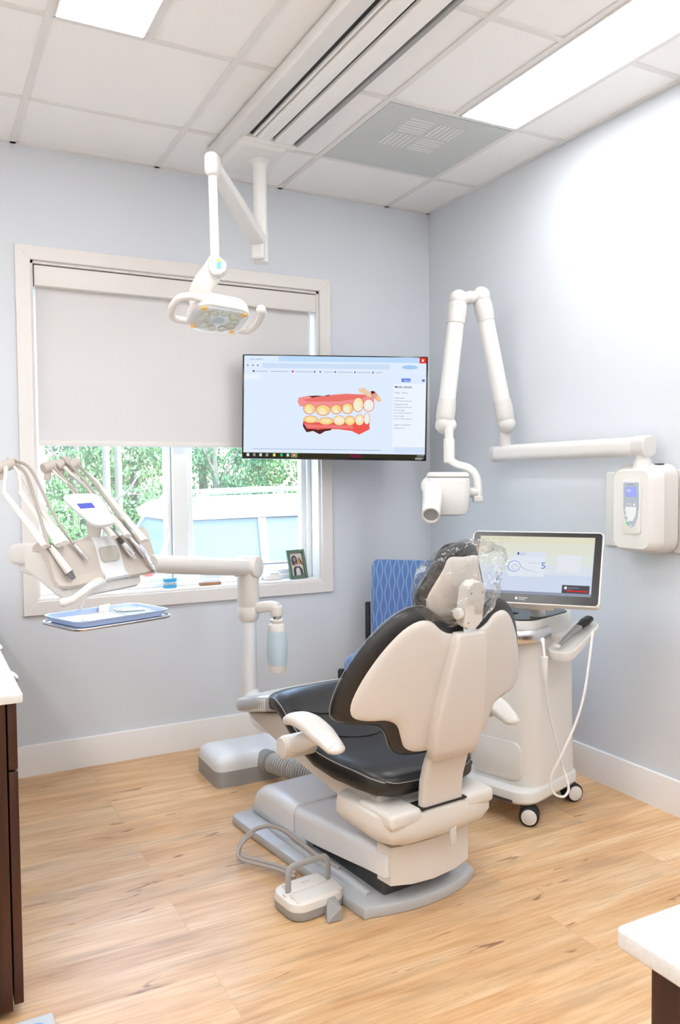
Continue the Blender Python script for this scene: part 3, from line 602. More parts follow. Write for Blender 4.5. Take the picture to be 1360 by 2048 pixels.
S.poly([q(*p) for p in ((840, 310), (880, 298), (925, 335), (935, 372), (880, 350), (850, 330))], (238, 205, 170)); S.poly([q(*p) for p in ((925, 325), (955, 325), (1000, 392), (975, 402), (955, 375), (930, 380))], (222, 160, 140)); S.poly([q(*p) for p in ((925, 325), (945, 322), (958, 338), (932, 345))], DRK); S.poly([q(*p) for p in ((955, 355), (985, 365), (998, 395), (975, 400))], (245, 200, 140))
S.poly([q(*p) for p in ((560, 360), (760, 345), (900, 352), (880, 372), (700, 395), (500, 395), (460, 380))], PINK2)
for (x, y, a, b, c1, c2) in ((505, 445, 42, 38, YEL1, YEL2), (598, 455, 50, 38, YEL1, YEL2), (688, 450, 38, 34, YEL1, YEL2), (765, 445, 40, 38, YEL1, IV), (838, 420, 38, 50, YEL2, IV), (910, 425, 38, 44, IV, (240, 244, 246))):
    S.ell(*q(x, y), a/1225, b/650, (214, 120, 100)); S.ell(*q(x, y), (a-4)/1225, (b-4)/650, c1); S.ell(*q(x-6, y+4), a*.5/1225, b*.55/650, c2); S.ell(*q(x, y+b*.6), a*.45/1225, b*.22/650, IV)
S.poly([q(*p) for p in ((462, 530), (560, 540), (700, 545), (840, 535), (912, 545), (912, 595), (840, 632), (790, 605), (700, 592), (600, 590), (500, 592), (465, 560))], RED_)
S.poly([q(*p) for p in ((470, 550), (560, 560), (700, 560), (800, 570), (800, 590), (700, 585), (560, 580), (480, 580))], (240, 128, 124))
S.poly([q(*p) for p in ((460, 540), (490, 585), (560, 592), (655, 586), (650, 598), (610, 605), (575, 626), (530, 602), (485, 610), (462, 570))], DRK)
for (x, y, a, b, c1, c2) in ((515, 520, 50, 26, YEL1, YEL2), (618, 533, 50, 26, YEL1, YEL2), (708, 530, 42, 34, YEL2, IV), (780, 532, 36, 34, YEL1, YEL2), (845, 528, 32, 38, YEL2, IV), (895, 520, 22, 40, IV, (238, 242, 240))):
    S.ell(*q(x, y), a/1225, b/650, (220, 130, 110)); S.ell(*q(x, y), (a-3)/1225, (b-3)/650, c1); S.ell(*q(x, y-3), a*.6/1225, b*.5/650, c2)
tvs = S.m.build('screen', None, t, smooth=0)
S = Screen(TM @ Matrix.Translation((.008, -.006-shh, -.0035)), sw, .022)
S.rect(0, 0, 1, 1, (52, 50, 36))
for u, c in ((.025, (235, 240, 245)), (.06, (150, 150, 145)), (.095, (210, 220, 225)), (.13, (150, 160, 160)), (.17, (225, 225, 130)), (.21, (40, 190, 100)), (.245, (215, 220, 235))): S.rect(u-.007, .18, u+.007, .8, c)
S.rect(.262, 0, .298, 1, (110, 150, 90)); S.ell(.28, .5, .009, .38, (225, 90, 70)); S.ell(.28, .5, .004, .17, (245, 235, 230)); S.rect(.59, .15, .65, .85, (110, 30, 60)); S.txt('12:20 PM', .955, .42, .42, (225, 225, 225)); S.txt('8/13/2025', .95, .92, .42, (225, 225, 225))
S.m.build('task_bar', None, t, smooth=0)

# ------------------------------------------------------------------ x-ray unit on the right wall
t = thing('xray_unit', 'white wall-mounted dental x-ray unit with folding arm over the scanner cart', 'x-ray unit', (0, -1.5, 1.1))
m = MB(); m.box((-.011, -1.45, 1.14), (.022, .315, .30), .01); m.build('mounting_plate', WHITE, t)
m = MB(); m.box((-.008, -1.79, 1.14), (.016, .34, .31), .006); m.build('side_cover', WHITE, t)
def blob(m, x0, x1, y0, y1, z0, z1, r, dr=.035):
    """rounded box bulging out of the wall towards -x"""
    secs = []
    for x, k in ((x0, 1), (x0+(x1-x0)*.6, .985), (x1-math.copysign(.02, x1-x0), .93), (x1-math.copysign(.006, x1-x0), .84), (x1, .7)):
        cy, cz = (y0+y1)/2, (z0+z1)/2; w_, h_ = abs(y1-y0)/2, (z1-z0)/2
        w2 = w_-(1-k)*dr*2; h2 = h_-(1-k)*dr*2
        secs.append([(x, cy+a*w2/w_ if w_ else cy, cz+b*h2/h_) for a, b in rrect(2*w_, 2*h_, r, 6)])
    m.loft(secs)
m = MB(); blob(m, -.022, -.115, -1.410, -1.650, .985, 1.318, .05); m.build('control_housing', LGREY, t)
m = MB(); blob(m, -.10, -.172, -1.475, -1.655, 1.0, 1.300, .035, .012); m.build('front_cover', WHITE, t)
XM = frame((-.1725, -1.570, 1.16), (0, -1, 0), (0, 0, 1))       # local x to the right as seen, z out of the panel
m = MB(XM).use(WHITE); m.prism(rrect(.088, .20, .012), 0, .003, bev=.001)
m.use(mk('panel_grey_blue', srgb(178, 190, 204), .4)); sh_ = [(-.036, .085), (.036, .085), (.036, -.01), (.030, -.045), (.015, -.075), (0, -.083), (-.015, -.075), (-.030, -.045), (-.036, -.01)]
m.prism([(a, b+.005) for a, b in sh_][::-1], .003, .0038); m.use(mk('panel_white', srgb(236, 240, 242), .4)); m.prism([(-.026, 0), (.026, 0), (.022, -.03), (.008, -.052), (-.008, -.052), (-.022, -.03)][::-1], .0038, .0044)
m.use(mk('panel_dark_print', srgb(90, 96, 108), .5)); m.text('Heliodent', (-.02, .0795, .0039), .009)
for x in (-.014, -.002): m.prism([(x-.003, .005), (x+.003, .005), (x, .011)] if x < -.01 else [(x-.003, .011), (x, .005), (x+.003, .011)], .0055, .0058)
m.build('control_panel', WHITE, t)
m = MB(XM).use(em(170, 180, 250, 1.0)); m.prism(rrect(.052, .036, .003), .0038, .0044, M=Matrix.Translation((0, .055, 0))); m.use(em(200, 208, 255, 1)); m.prism(rrect(.02, .01, .002), .0044, .0046, M=Matrix.Translation((-.01, .06, 0))); m.build('display', None, t, smooth=0)
for i, (x, y) in enumerate(((-.014, .008), (-.002, .008), (.016, .008), (-.024, -.012), (-.024, -.032), (-.014, -.05), (-.0, -.07), (-.018, -.06))):
    m = MB(XM); m.cyl((x, y, .0038), (x, y, .0055), .005, n=14); bt = m.build('button', em(120, 235, 150, 1.0) if i == 7 else WHITE, t)
    if i == 7: bt['label'] = 'green lit button'
m = MB(); m.box((-.075, -1.61, 1.3165), (.028, .022, .004), .001); m.build('power_switch', DGREY, t)
pa = Vector((-.095, -1.552, 1.30))
m = MB(); m.cyl(pa, pa+Vector((0, 0, .035)), .038, .03); m.cyl(pa+Vector((0, 0, .03)), pa+Vector((0, 0, .06)), .028); m.build('pivot_post', LGREY, t)
a0 = Vector((-.095, -1.572, 1.383)); a1 = Vector((-.095, -.70, 1.385))
def rbar(m, a, b, w_, h_, r, bev=0):
    d = (b-a).normalized(); up = Vector((0, 0, 1)) if abs(d.z) < .9 else Vector((1, 0, 0)); s = d.cross(up).normalized(); u2 = s.cross(d)
    m.loft([[p+s*x+u2*y for x, y in rrect(w_*k, h_*k, r, 5)] for p, k in ((a, .9), (a+d*.004, 1), (b-d*.004, 1), (b, .9))])
m = MB(); rbar(m, a0+Vector((0, .03, 0)), a1, .068, .074, .026); m.build('horizontal_arm', WHITE, t)
m = MB(); rbar(m, a0-Vector((0, .012, 0)), a0+Vector((0, .05, 0)), .074, .08, .028); m.build('arm_end_cap', LGREY, t)
m = MB(); rbar(m, a1-Vector((0, .02, 0)), a1+Vector((0, .018, 0)), .074, .078, .028); m.build('arm_end_cap', LGREY, t)
eb = Vector((-.095, -.775, 1.50)); 
m = MB(); m.cyl((eb.x, eb.y+.02, 1.41), (eb.x, eb.y+.02, 1.49), .027); m.build('elbow_post', LGREY, t)
A0 = px(1013, 848, d=3.68); A1 = px(962, 592, d=3.64); B1 = px(917, 598, d=3.60); B0 = px(889, 850, d=3.58)
def limb(a, b, n1, rr):
    d = (b-a).normalized(); m = MB(); m.cyl(a+d*.10, b-d*.10, rr, rr, n=28); m.build('arm_tube', WHITE, t)
    for p, s in ((a, 1), (b, -1)):
        m = MB(); m.tube([p+d*s*-.012, p+d*s*.03, p+d*s*.07, p+d*s*.112], [rr*.75, rr*1.12, rr*1.15, rr*1.08], n=22, sm=5); m.ball(p, rr*1.13); m.build('joint_cover', LGREY, t)
limb(A0, A1, 1, .037); limb(B0, B1, 1, .037)
m = MB(); m.cyl(A1, B1, .026); m.ball((A1+B1)/2, .03); m.build('joint_bridge', LGREY, t)
h0 = px(898, 848, d=3.55); h1 = px(897, 925, d=3.55); h1 = Vector((h0.x, h0.y, h1.z))
m = MB(); m.ball(B0+cr*.02, .034); m.cyl(h0-Vector((0, 0, .01)), h0-Vector((0, 0, .07)), .020); m.cyl(h0-Vector((0, 0, .065)), h1, .0245, bev=.003); m.build('drop_post', WHITE, t)
fk = [h1+Vector((0, 0, .012)), px(915, 929, d=3.53), px(938, 936, d=3.5), px(952, 952, d=3.49), px(956, 975, d=3.48), px(956, 1002, d=3.48)]
m = MB(); m.tube([h1+Vector((0, 0, .012))-cr*.018]+fk, .0165, n=14, ry=1.1, sq=.4, up=cf); m.build('yoke', WHITE, t)
m = MB(); m.box(px(955, 998, d=3.48), (.04, .04, .028), .006, rot=(0, 0, -YAW)); m.cyl(px(956, 985, d=3.48), px(938, 985, d=3.48), .022, bev=.004); m.build('yoke_pivot', LGREY, t)
hd = px(895, 985, d=3.46); XH = frame(hd, cr, (0, 0, 1))
m = MB(XH)
secs = []
for z, k in ((-.098, .60), (-.092, .82), (-.070, .96), (-.01, 1.0), (.045, 1), (.06, .985), (.063, .955), (.067, .955), (.070, .97), (.082, .93), (.087, .82)):
    secs.append([(x*k, z*1.0, -y*k) for x, y in rrect(.185, .118, .04, 6)])
m.loft(secs); m.build('tube_head', WHITE, t)
m = MB(XH @ Matrix.Rotation(R(-90), 4, 'X')); m.prism([(x*.97, y*.97) for x, y in rrect(.185, .118, .04, 6)], .0615, .0685); m.build('top_seam', MGREY, t)
cn0 = px(866, 985, d=3.42); cn1 = px(862, 1028, d=3.28)
m = MB(); m.tube([cn0-(cn1-cn0)*.3, cn0, cn1], [.055, .043, .037], n=28, sm=4); m.build('cone', WHITE, t)
dn = (cn1-cn0).normalized(); m = MB(); m.lathe([(.037, -.01), (.0375, .012), (.033, .013), (.029, .010), (.0275, -.006), (0, -.006)], cn1, dn); cr_o = m.build('cone_rim', WHITE, t)
m = MB(); m.cyl(cn1+dn*.002, cn1+dn*.005, .0275); m.build('aperture', MGREY, t)

# ------------------------------------------------------------------ delivery unit (column, arm, control head)
t = thing('delivery_unit', 'cream dental delivery unit with column, arm and rods of instruments beside window', 'dental unit', (-1.24, -.43, 0))
du = t
def rbox_taper(m, x0, x1, y0, y1, zs, r):
    secs = []
    for z, k in zs:
        secs.append([((x0+x1)/2+a-math.copysign(k, a), (y0+y1)/2+b-math.copysign(k, b), z) for a, b in rrect(x1-x0, y1-y0, r, 6)])
    m.loft(secs)
BX = (-1.435, -1.03, -.555, -.28)
m = MB(); rbox_taper(m, *BX, ((0, 0), (.066, 0)), .035); m.build('floor_box_base', MGREY, t)
m = MB(); rbox_taper(m, *BX, ((.066, 0), (.086, .001), (.104, .008), (.117, .022), (.125, .045), (.128, .085)), .04); m.build('floor_box_cover', WHITE2, t)
cx_, cy_ = -1.238, -.43
m = MB(); m.cyl((cx_, cy_, .335), (cx_, cy_, .74), .034, .033); m.build('column', WHITE2, t)
m = MB(); m.tube([Vector((cx_, cy_, .352)), Vector((cx_+.008, cy_-.016, .338)), px(522, 1438, d=3.38), px(560, 1452, d=3.22), px(610, 1485, d=3.05), px(650, 1530, d=2.92)], [.033, .034, .040, .044, .048, .05], n=20, sm=6); m.build('support_arm', WHITE2, t)
m = MB(); m.lathe([(0, .665), (.038, .665), (.044, .675), (.047, .69), (.0475, .725), (.0465, .727), (.0465, .729), (.0475, .731), (.0475, .93), (0, .93)], (cx_, cy_, 0)); m.build('upper_post', CREAM, t)
el = Vector((cx_+.005, cy_, .898))
adir = (px(325, 1127, d=2.95)-px(482, 1136, d=3.47)); hl = Vector((adir.x, adir.y, 0)).normalized()
sd_ = hl.cross(Vector((0, 0, 1)))
m = MB(); m.cyl(el-hl*.0-sd_*.05, el+sd_*.062, .048, bev=.008); m.ball(el, .05); m.build('elbow', CREAM, t)
m = MB(); pA = el+hl*.03+sd_*0; pB = px(318, 1128, d=2.93); pB2 = px(300, 1128, d=2.88)
m.tube([pA, pA.lerp(pB, .5), pB, pB2], [.036, .036, .034, .033], n=22, sm=2); m.build('balance_arm', CREAM, t)
m = MB(); m.tube([(cx_+.03, cy_-.03, .722), (cx_+.075, cy_-.075, .73), (cx_+.095, cy_-.095, .72)], .024, n=16, sq=.3); bxy = (cx_+.092, cy_-.095); m.cyl((*bxy, .735), (*bxy, .69), .026, bev=.006); m.build('bottle_bracket', CREAM, t)
m = MB(); m.lathe([(0, .694), (.016, .694), (.016, .678), (.028, .676), (.029, .668), (.022, .664), (.026, .66), (.034, .654), (.038, .64), (.0395, .628), (0, .628)], (*bxy, 0)); bc = m.build('bottle_cap', CREAM, t)
m = MB(); m.cyl((*bxy, .70), (*bxy, .678), .0175); m.build('metal_collar', STEEL, t)
m = MB(); m.lathe([(0, .628), (.0385, .628), (.043, .60), (.045, .56), (.044, .52), (.0405, .482), (0, .482)], (*bxy, 0)); m.build('water_bottle', mk('frosted_blue_bottle', srgb(214, 232, 240), .3, trans=.25), t)
m = MB(); m.lathe([(0, .482), (.0405, .482), (.0395, .478), (.036, .45), (.033, .448), (0, .448)], (*bxy, 0)); m.build('bottle_base', CREAM, t)
# corrugated hose
hp = catmull([px(530, 1536, d=3.33), px(560, 1548, d=3.24), px(590, 1562, d=3.15), px(625, 1585, d=3.05)], 18)
rs = [.043*(1+.06*math.sin(i*math.pi*.66)) for i in range(len(hp))]
HPTS = [Vector((-1.212, -.50, .078)), Vector((-1.18, -.60, .074)), Vector((-1.13, -.70, .07)), Vector((-1.08, -.80, .068)), Vector((-1.05, -.88, .066))]
HGRV = mk('hose_groove_shade', srgb(120, 120, 116), .5)  # darker colour paints the shade between the hose rings
m = MB().use(HGRV); hp = catmull(HPTS, 12); m.tube(hp, .036, n=18, sm=0)
m.use(HOSE2); hp = catmull(HPTS, 9)
for k_ in range(1, len(hp)-1): m.lathe([(.034, -.0045), (.0405, -.003), (.042, 0), (.0405, .003), (.034, .0045)], hp[k_], hp[k_+1]-hp[k_-1], 22)
m.build('corrugated_hose', None, t)
m = MB(); m.cyl((-1.215, -.52, .076), (-1.200, -.566, .075), .049, bev=.006); m.build('hose_collar', MGREY, t)

# control head in its own frame: x along the head to the right, y away from the viewer, z up
PHI = R(33); HO = Vector((-1.960, -.930, 1.006)); HMx = Matrix.Translation(HO) @ Matrix.Rotation(PHI, 4, 'Z') @ Matrix.Rotation(R(-1.5), 4, 'Y')
def HP(u, y, z): return HMx @ Vector((u, y, z))
# side profile (y, z): a wave, high at the back, dropping to the front lip
def head_profile(k=0):
    top = [(.055, .062), (.035, .074), (.012, .076), (-.004, .062), (-.016, .036), (-.026, .004), (-.035, -.026), (-.043, -.043), (-.052, -.048)]
    bot = [(-.056, -.056), (-.052, -.065), (-.036, -.062), (-.02, -.035), (-.008, 0), (.004, .032), (.022, .048), (.055, .045)]
    return top+bot
def wave_block(u0, u1, lift0=0, lift1=0, inset=0):
    secs = []; n = 6
    for i in range(n+1):
        f = i/n; u = u0+(u1-u0)*f; k = 0 
        secs.append([HMx.inverted() @ HP(u, y, z+lift0*max(0, 1-f*3)**2+lift1*max(0, 3*f-2)**2) for y, z in head_profile()])
    return secs
for (u0, u1, l0, l1, nm) in ((-.225, -.03, .008, .010, 'left_instrument_rest'), (.075, .228, 0, .022, 'right_instrument_rest')):
    m = MB(HMx); m.loft(wave_block(u0, u1, l0, l1)); m.build(nm, SAND, t, smooth=50)
m = MB(HMx); secs = []
for u in (-.031, -.027, .071, .076):
    e = .004 if u in (-.027, .071) else 0
    secs.append([(u, y*1.02, z+e) for y, z in head_profile()])
m.loft(secs); cpn = m.build('center_block', WHITE2, t, smooth=50)
m = MB(HMx @ Matrix.Translation((.022, -.019, .022)) @ Matrix.Rotation(R(73), 4, 'X')); m.prism(rrect(.082, .052, .013), -.006, .0085, bev=.002); m.build('handle_recess', mk('recess_grey', srgb(190, 184, 172), .5), cpn)
m = MB(HMx); secs = []
for y, z0_, z1_, k in ((.15, .0, .05, .9), (.13, -.02, .06, 1), (.05, -.062, .045, 1), (.0, -.092, .0, 1), (-.03, -.104, -.055, .97), (-.042, -.096, -.062, .95)):
    w2 = .175*k; r_ = min(.02, (z1_-z0_)*.45); secs.append([(x-.02, y, (z0_+z1_)/2+b) for x, b in rrect(2*w2, z1_-z0_, r_, 4)])
m.loft(secs); m.build('head_body', CREAM, t)
m = MB(); m.tube([px(90, 1108, d=2.62), px(60, 1108, d=2.68), px(38, 1108, d=2.74)], [.033, .037, .036], n=20, sm=3, sq=.2); m.ball(px(38, 1108, d=2.74), .036); m.build('side_housing', CREAM, t)
m = MB(); m.tube([px(125, 1140, d=2.64), px(85, 1133, d=2.68), px(55, 1128, d=2.74)], [.036, .036, .030], n=18, sm=3, sq=.35); m.ball(px(55, 1128, d=2.74), .028); m.build('lower_housing', CREAM, t)
# handle below
hh = [px(198, 1166, d=2.62), px(188, 1170, d=2.52), px(172, 1180, d=2.45), px(148, 1198, d=2.43), px(128, 1205, d=2.42)]
m = MB(); m.tube(hh, [.024, .018, .014, .013, .015], n=14, ry=.8); m.ball(hh[-1], .0145); m.build('brake_handle', CREAM, t)
# touch pad on its post
TP = px(180, 1021, d=2.66); c1, c2, c3 = px(128, 993, d=2.64), px(197, 988, d=2.70), px(230, 1040, d=2.66)
ex = (px(200, 1050, d=2.6)-px(150, 990, d=2.68)); 
PX = frame(TP, HP(1, 0, 0)-HP(0, 0, 0), HP(0, .45, .9)-HP(0, 0, 0))
def padpt(a, b): return px(a, b, d=2.66)
om = [(128, 998), (131, 992), (150, 989), (180, 988), (194, 991), (203, 999), (225, 1034), (229, 1042), (226, 1047), (206, 1051), (190, 1051), (180, 1047), (172, 1040), (133, 1006)]
pl_n = (cf*-.85+Vector((0, 0, .75))).normalized()
def onpad(a, b, off=0):
    v = (px(a, b, d=1)-CAM); q_ = ((TP-CAM).dot(pl_n))/v.dot(pl_n); return CAM+v*q_+pl_n*off
oc = closed_smooth([(*p,) for p in om], 3)
m = MB(); m.loft([[onpad(*p, off=-.012) for p in [((x-179)*.96+179, (y-1020)*.96+1020) for x, y in oc]], [onpad(*p, off=-.008) for p in oc], [onpad(*p, off=.003) for p in oc], [onpad(*p, off=.006) for p in [((x-179)*.96+179, (y-1020)*.95+1020) for x, y in oc]]])
m.build('touch_pad', WHITE2, t)
m = MB().use(em(120, 130, 238, 1)); m.raw([onpad(*p, off=.0066) for p in ((154, 1010), (184, 1008), (192, 1018), (162, 1020))], [(0, 1, 2, 3)]); m.build('pad_display', None, t, smooth=0)
m = MB().use(mk('faint_key_marks', srgb(222, 220, 222), .5)); 
for a, b in ((188, 1035), (196, 1030), (204, 1035), (196, 1040)): m.raw([onpad(a+x, b+y, off=.0066) for x, y in ((-3, -2), (2, -2.4), (4, 1.6), (-1, 2))], [(0, 1, 2, 3)])
m.build('pad_keys', LGREY, t, smooth=0)
m = MB(); a_ = px(189, 1042, d=2.71); b_ = px(187, 1096, d=2.75); m.tube([a_, (a_+b_)/2, b_], [.026, .022, .03], n=16, ry=.55, up=cf, sq=.4); m.build('pad_post', CREAM, t)
# whip arms, rods and hoses
RODS = [((92, 1093, 2.50), (8, 985, 2.72), (12, 935, 2.80)), ((118, 1090, 2.52), (42, 985, 2.74), (38, 945, 2.8)), ((130, 1086, 2.53), (62, 988, 2.76), (24, 925, 2.84)),
        ((228, 1075, 2.68), (150, 985, 2.86), (105, 940, 2.92)), ((256, 1072, 2.71), (188, 992, 2.88), (130, 935, 2.94)), ((290, 1082, 2.72), (205, 978, 2.9), (155, 930, 2.97))]
for a, b, c in RODS:
    A, B_, C_ = px(*a[:2], d=a[2]), px(*b[:2], d=b[2]), px(*c[:2], d=c[2])
    m = MB(); m.tube([A, A.lerp(B_, .5), B_], [.014, .012, .010], n=10, sm=2, ry=.6); rd = m.build('whip_rod', CREAM, t)
    m = MB(); m.tube([B_, B_+Vector((0, 0, .008))+(C_-B_)*.25, C_+(B_-C_)*.25, C_], [.007, .006, .006, .009], n=8); m.build('whip_link', CREAM, rd)
for (a, b) in ((px(-6, 938, d=2.8), px(27, 926, d=2.84)), (px(86, 938, d=2.90), px(112, 928, d=2.94)), (px(112, 934, d=2.93), px(138, 922, d=2.97)), (px(136, 936, d=2.95), px(156, 924, d=2.99))):
    m = MB(); m.cyl(a, b, .020, bev=.004); m.tube([a.lerp(b, .4)-Vector((0, 0, .01)), a.lerp(b, .3)-Vector((0, 0, .045))], .012, n=10); m.build('whip_pivot', SAND, t)
IN = [('syringe', 'white saliva suction handpiece with dark metal tip, leftmost on the instrument rest', [(16, 918, 2.85), (50, 945, 2.8), (72, 1005, 2.68), (97, 1086, 2.52)], ((100, 1092, 2.5), (148, 1158, 2.42)), 0),
      ('drill', 'slim steel drill handpiece on the left rest, near the white center block', [(28, 920, 2.84), (62, 940, 2.80), (108, 1030, 2.62), (144, 1083, 2.54)], ((146, 1086, 2.53), (177, 1123, 2.49)), 1),
      ('drill', 'short steel motor handpiece with dark sleeve on the right rest', [(98, 922, 2.93), (135, 965, 2.88), (190, 1025, 2.77), (235, 1072, 2.70)], ((236, 1074, 2.69), (270, 1117, 2.61)), 2),
      ('drill', 'long steel drill handpiece, middle one on the right rest', [(122, 914, 2.95), (160, 950, 2.9), (215, 1020, 2.80), (254, 1070, 2.72)], ((255, 1070, 2.70), (297, 1120, 2.63)), 3),
      ('air_syringe', 'air and water syringe hanging over the right rest edge, rightmost instrument', [(150, 922, 2.98), (185, 962, 2.9), (235, 1030, 2.80), (278, 1086, 2.71)], ((280, 1090, 2.70), (314, 1148, 2.65)), 4)]
q0, q1, q2 = HP(-.2, -.048, -.045), HP(.2, -.048, -.045), HP(0, .004, .066); hpn = (q1-q0).cross(q2-q0).normalized()
if hpn.dot(cf) > 0: hpn = -hpn
def onhead(x, y, off):
    v = px(x, y, d=1)-CAM; return CAM+v*((q0+hpn*off-CAM).dot(hpn)/v.dot(hpn))
for nm, lab, hose, (a, b), kind in IN:
    A, B_ = onhead(*a[:2], .018), onhead(*b[:2], .014); lift = Vector((0, 0, .004))
    t2 = thing(nm, lab, 'dental instrument', tuple(A)); D = (B_-A)
    m = MB(); m.tube([px(x, y, d=d_) for x, y, d_ in hose[:-1]]+[A-D*.12, A+D*.02], .0052, n=10); m.build('hose', HOSE, t2)
    if kind == 0:
        m = MB(); m.tube([A, A+D*.3, A+D*.78], [.008, .011, .0125], n=14, sm=2); m.build('handle', WHITE, t2)
        m = MB(); m.tube([A+D*.78, A+D*.8, A+D], [.0132, .0125, .007], n=14, sm=1); m.build('metal_tip', mk('dark_steel', (.35, .35, .36), .25, metal=1), t2)
    elif kind in (1, 2, 3):
        w_ = {1: .0075, 2: .012, 3: .010}[kind]
        m = MB(); m.tube([A, A+D*.3], [w_*.6, w_*.75], n=12, sm=1); m.build('sleeve', mk('sleeve_brown', srgb(96, 82, 76), .4) if kind == 2 else CHROME, t2)
        m = MB(); m.tube([A+D*.28, A+D*.5, A+D*.8], [w_*.75, w_*1.05, w_], n=14, sm=2); m.build('body', STEEL, t2)
        m = MB(); m.tube([A+D*.8, A+D*.82], [w_*1.1, w_*1.1], n=14, sm=1); m.tube([A+D*.8, A+D], [w_*.5, w_*.45], n=12, sm=1); m.build('nozzle', CHROME, t2)
    else:
        m = MB(); m.tube([A, A+D*.35, A+D*.8, A+D*.88], [.008, .0095, .012, .011], n=14, sm=3, ry=.8); m.build('body', STEEL, t2)
        m = MB(); m.cyl(A+D*.7+pl_n*.006, A+D*.7+pl_n*.013, .0045, n=12); m.build('button', CHROME, t2)
        m = MB(); m.tube([A+D*.86, A+D*1.0, A+D*1.03], [.003, .002, .002], n=8, sm=2); m.build('nozzle', CHROME, t2)
# tray holder and tray
TD = R(20); TO = Vector((-1.972, -1.10, .856)); TMx = Matrix.Translation(TO) @ Matrix.Rotation(TD, 4, 'Z')
m = MB(); m.tube([px(190, 1168, d=2.56), px(170, 1192, d=2.58), px(160, 1216, d=2.6)], .008, n=10); m.build('tray_stem', CREAM, du)
m = MB(TMx); m.prism(rrect(.345, .235, .04, 6), -.024, -.018, bev=.002); m.tube([(x, y, -.018) for x, y in rrect(.345, .235, .04, 6)]+[(.1325+.04, .0775, -.018)], .0035, n=8, sm=0)
m.build('tray_holder', STEEL, du)
t = thing('instrument_tray', 'blue plastic instrument tray below the control head', 'tray', tuple(TO), TD)
BLUE = mk('blue_tray_plastic', srgb(178, 200, 240), .35)
m = MB(mat_of(t)); o_ = rrect(.335, .225, .035, 6); i_ = [(x*.93, y*.9) for x, y in o_]
m.loft([[(x*.9, y*.88, -.016) for x, y in o_], [(x*.97, y*.96, -.002) for x, y in o_], [(x, y, .002) for x, y in o_], [(x, y, .004) for x, y in o_], [(x*.96, y*.945, .003) for x, y in o_], [(x*.9, y*.87, -.011) for x, y in o_]]); m.build('tray_pan', BLUE, t)
pp = rrect(.285, .175, .01, 3)
o = MB(TMx); o.prism(pp, -.0105, -.0095); o.raw([(.02, .085, -.009), (.06, .09, -.009), (.075, .105, .012), (.03, .10, .010)], [(0, 1, 2, 3)]); tag(o.build('tray_liner', mk('white_paper_liner', srgb(244, 240, 238), .8), loc=tuple(TO)), 'white paper liner lying in the blue tray', 'paper liner')
PCH = mk('pouch_pale_teal', srgb(196, 218, 224), .3)
o = MB(TMx); o.prism([(.04, -.05), (.15, -.045), (.155, .06), (.05, .075)], -.0088, -.0072, bev=.0006, seg=1); tag(o.build('sterile_pouch', PCH, loc=tuple(TO)), 'pale teal pouch under the steel instruments on the tray', 'pouch')
for k_, (lab, a, b) in enumerate((('steel dental mirror on the tray, nearest the back edge', (.055, .055, -.002), (.135, .022, -.002)), ('middle steel probe on the tray pouch', (.055, .035, -.002), (.14, .0, -.002)), ('steel explorer on the tray, nearest the front edge', (.06, .015, -.002), (.14, -.025, -.002)))):
    t2 = thing('dental_probe' if k_ else 'dental_mirror', lab, 'dental tool', tuple(TMx @ Vector(a)))
    m = MB(TMx); m.tube([a, Vector(a).lerp(Vector(b), .85)], [.0045, .004], n=10, sm=1); m.build('handle', STEEL, t2)
    m = MB(TMx); (m.cyl(Vector(b)-Vector((0, 0, .001)), Vector(b)+Vector((0, 0, .001)), .009) if k_ == 0 else m.tube([Vector(a).lerp(Vector(b), .84), b, Vector(b)+Vector((.008, .004, .004))], [.002, .0015, .001], n=8)); m.build('tip', CHROME, t2)
o = MB(TMx); o.box((-.075, -.045, -.005), (.05, .014, .008), .003, rot=(0, 0, .2)); o.box((-.10, -.035, -.004), (.016, .016, .010), .004); tag(o.build('wrapped_packet', mk('packet_white', srgb(236, 240, 238), .4), loc=tuple(TMx @ Vector((-.08, -.04, 0)))), 'small white wrapped packet on the left part of the tray', 'packet')

# ------------------------------------------------------------------ things on the window sill
ZS = WZ0+.012
def sill(x, y, yy=.035): p_ = px(x, y, Y=yy); return Vector((p_.x, yy, ZS))
AQUA = mk('clear_blue_acrylic', srgb(90, 190, 235), .12, trans=.5)
c_ = sill(340, 1170); t = thing('teeth_model', 'small blue transparent teeth model with white teeth on the sill', 'teeth model', tuple(c_))
for z_, s_ in ((.0, 1), (.045, -1)):
    m = MB(Matrix.Translation(c_)); pts = [(.033*math.cos(R(a)), -.022*math.sin(R(a)), 0) for a in range(-20, 201, 20)]
    m.loft([[(x*1.0, y, z_+s_*.0) for x, y, _ in pts]+[(x*.5, y*.4+.006, z_) for x, y, _ in pts[::-1]], [(x*.95, y*.95, z_+s_*.018) for x, y, _ in pts]+[(x*.55, y*.45+.005, z_+s_*.018) for x, y, _ in pts[::-1]]]); m.build('jaw_base', AQUA, t)
    m = MB(Matrix.Translation(c_))
    for a in range(0, 181, 20): m.box((.029*math.cos(R(a)), -.019*math.sin(R(a)), z_+s_*.022), (.008, .008, .012), .003)
    m.build('tooth_row', mk('model_teeth', srgb(240, 246, 250), .3), t)
c_ = sill(420, 1166); t = thing('desk_plaque', 'clear acrylic plaque on a brown wooden block on the sill', 'plaque', tuple(c_))
m = MB(Matrix.Translation(c_)); m.box((0, 0, .0075), (.105, .03, .014), .002); m.build('wood_block', mk('walnut_block', srgb(176, 128, 96), .5, noise=.3, nscale=40), t)
m = MB(Matrix.Translation(c_)); m.box((0, .0, .07), (.10, .004, .115), .001); m.build('acrylic_plate', ACRYL, t)
c_ = sill(545, 1148, .06); t = thing('window_device', 'low white plastic box on the sill between plaque and photo frame', 'small device', tuple(c_))
